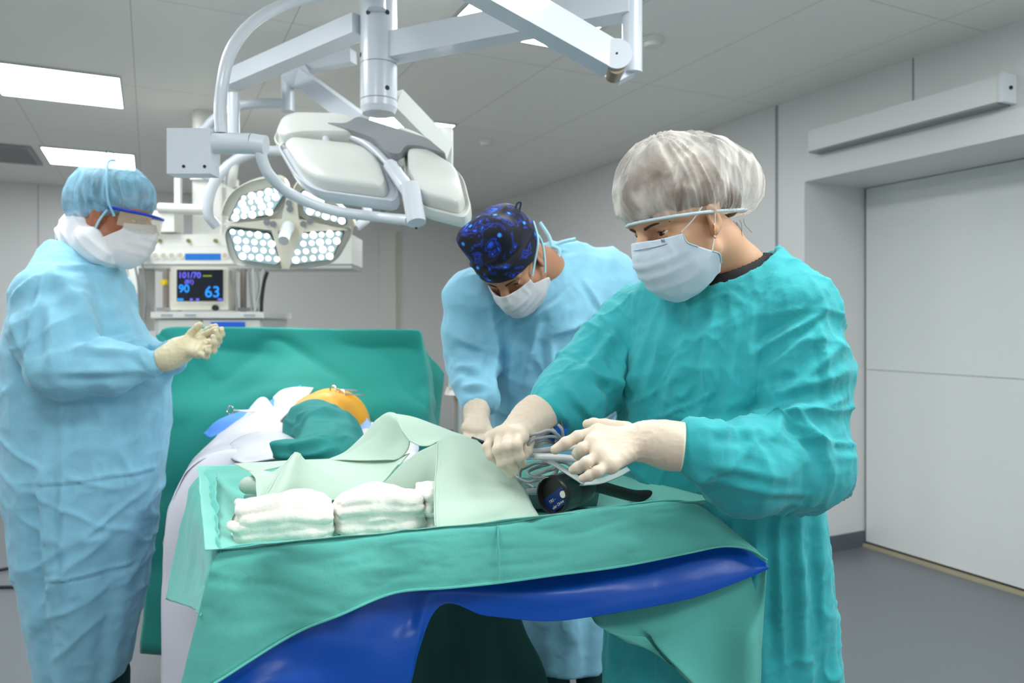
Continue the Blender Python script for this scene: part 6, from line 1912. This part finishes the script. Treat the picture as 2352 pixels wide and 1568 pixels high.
bm = bmesh.new(); add_tube(bm, [hC.w(-.05, -.078, .118), hC.w(-.057, -.095, .124), hC.w(-.062, -.102, .116), hC.w(-.056, -.088, .106)], .0024, 8); bm_obj('cap_tie', bm, mat('navy tie', lin(14, 22, 60), .7), cpc, True)
mkc = mask(hC, pc, mat('mask grey white', lin(208, 206, 210), .75, bump=.3, bscale=400), None)
m_sb = mat('tie pale blue', lin(170, 220, 235), .65)
for sx in (-1, 1):
    loops(mkc, [hC.w(sx * .078, .012, -.045), hC.w(sx * .083, -.02, -.02), hC.w(sx * .078, -.06, .01), hC.w(sx * .04, -.105, .03)], .0032, m_sb, 'mask_strap')
    loops(mkc, [hC.w(sx * .066, .05, -.004), hC.w(sx * .08, .01, .02), hC.w(sx * .092, -.03, .045), hC.w(sx * .07, -.09, .05)], .0032, m_sb, 'mask_strap')
bk = at(1268, 565, 2.14)
for pts_ in ([bk, bk + Vector((-.01, 0, .03)), bk + Vector((-.035, 0, .068))], [bk, bk + Vector((.03, 0, .012)), bk + Vector((.068, 0, .020))], [bk, bk + Vector((.02, -.01, -.012)), bk + Vector((.014, -.01, -.035)), bk + Vector((-.004, 0, -.01))]):
    loops(mkc, pts_, .0055, m_sb, 'tie_bow')
# gown
ywC = math.atan2(.0, 1) + .18
S = SDF((-.40, 1.75, .20), (.62, 2.80, 1.58), .0068)
S.loft([(.245, .155, 2.30, .145, .15, ywC), (.5, .155, 2.32, .18, .18, ywC), (.85, .15, 2.38, .205, .19, ywC), (1.05, .128, 2.34, .20, .17, ywC), (1.2, .112, 2.28, .205, .16, ywC), (1.33, .105, 2.24, .20, .15, ywC), (1.43, .118, 2.26, .165, .13, ywC), (1.51, .135, 2.28, .09, .09, ywC)], k=.02,
       fold=lambda th, Z: np.clip((1.2 - Z) / .6, 0, 1) * (.03 * np.sin(7 * th + 2) + .018 * np.sin(12 * th + 2 + Z)))
S.cap(at(1290, 640, 2.3), SLc, .09, .105, .05); S.cap(at(1200, 680, 2.24), SRc, .08, .085, .05)
S.chain([SRc, SRc * .5 + ERc * .5 + Vector((-.012, 0, 0)), ERc, at(1098, 912, 2.07)], [.078, .076, .070, .050], .03)
S.cap(at(1092, 890, 2.1), at(1105, 915, 2.07), .06, .05, .02)
S.chain([SLc, ELc, at(1290, 975, 2.0)], [.10, .085, .048], .03)
S.chain([nC + Vector((-.10, -.12, .03)), nC + Vector((-.042, -.05, .0))], [.075, .058], .015, op='cut')
Vv, F = S.mesh(1); N = vnormals(Vv, F)
Yc = 2.1
D = creases(Vv, N, [
    (at(1335, 640, Yc), at(1200, 750, Yc), .010, .008), (at(1290, 690, Yc), at(1150, 770, Yc), .012, .010), (at(1130, 700, Yc), at(1135, 960, Yc), .010, .008), (at(1240, 720, Yc), at(1200, 900, Yc), .014, .010), (at(1270, 770, Yc), at(1350, 735, Yc), .012, .012),
    (at(1268, 775, Yc), at(1268, 880, Yc), .014, .012), (at(1335, 635, Yc), at(1390, 720, Yc), .008, .007), (at(1365, 720, Yc), at(1360, 850, Yc), .008, .007), (at(1235, 820, Yc), at(1260, 880, Yc), .010, .008), (at(1180, 780, Yc), at(1170, 960, Yc), .014, .007),
    (at(1045, 770, Yc), at(1110, 800, Yc), .012, .008), (at(1045, 840, Yc), at(1110, 850, Yc), .010, .008), (at(1060, 885, Yc), at(1125, 880, Yc), .010, .009)])
D = 1.6 * D + .009 * thin(rotP(Vv, .7) * np.array((6, 6, 14), np.float32), 74, 4) + .007 * thin(rotP(Vv, -.5) * np.array((7, 7, 14), np.float32), 75, 4) + .008 * ridged(Vv * np.array((8, 8, 4), np.float32), 71) + .0028 * ridged(Vv * 24, 72) + sleeve_wrinkles(Vv, N, [SRc, ERc, WRc], [.09, .08, .06], .006, 20, 73)
Vv = Vv + N * D[:, None]
add_np('gown', Vv, F, M_gownB, pc)
trousers(pc, [(.07, 2.41, .8), (.24, 2.41, .8)], [(.11, 2.34, .1), (.27, 2.34, .1)], M_navy)
shoes(pc, [(.11, 2.34, 0), (.27, 2.34, 0)], (-.3, -.95, 0))
glove('glove', dict(wrist=at(1094, 955, 2.03), mcp=[at(1108, 985, 1.99), at(1098, 990, 1.975), at(1085, 990, 1.97), at(1074, 985, 1.975)],
      fingers=[[at(1108, 985, 1.99), at(1112, 1010, 1.96), at(1108, 1030, 1.95)], [at(1098, 990, 1.975), at(1100, 1016, 1.945), at(1098, 1038, 1.94)], [at(1085, 990, 1.97), at(1084, 1016, 1.94), at(1086, 1036, 1.94)],
               [at(1074, 985, 1.975), at(1070, 1006, 1.95), at(1074, 1022, 1.95)], [at(1112, 968, 2.01), at(1124, 992, 1.98), at(1122, 1012, 1.965)]]), pc, M_glove,
      cuff=([at(1094, 955, 2.03), at(1096, 935, 2.045), at(1098, 912, 2.06)], [.028, .032, .036]), h=.0032, r=.0105, palm_r=.018, band=False)
glove('glove', dict(wrist=at(1262, 985, 1.97), mcp=[at(1230, 985, 1.93), at(1226, 995, 1.92), at(1226, 1004, 1.92), at(1230, 1012, 1.93)],
      fingers=[[at(1230, 985, 1.93), at(1205, 992, 1.9), at(1188, 1005, 1.9)], [at(1226, 995, 1.92), at(1200, 1004, 1.89), at(1184, 1018, 1.89)], [at(1226, 1004, 1.92), at(1202, 1016, 1.89), at(1188, 1028, 1.89)],
               [at(1230, 1012, 1.93), at(1210, 1024, 1.9), at(1198, 1034, 1.9)], [at(1250, 975, 1.96), at(1228, 970, 1.93), at(1210, 976, 1.91)]]), pc, M_glove,
      cuff=([at(1262, 985, 1.97), at(1280, 980, 1.985), at(1300, 972, 2.0)], [.037, .040, .043]), h=.0032, r=.0105, palm_r=.018, band=False)
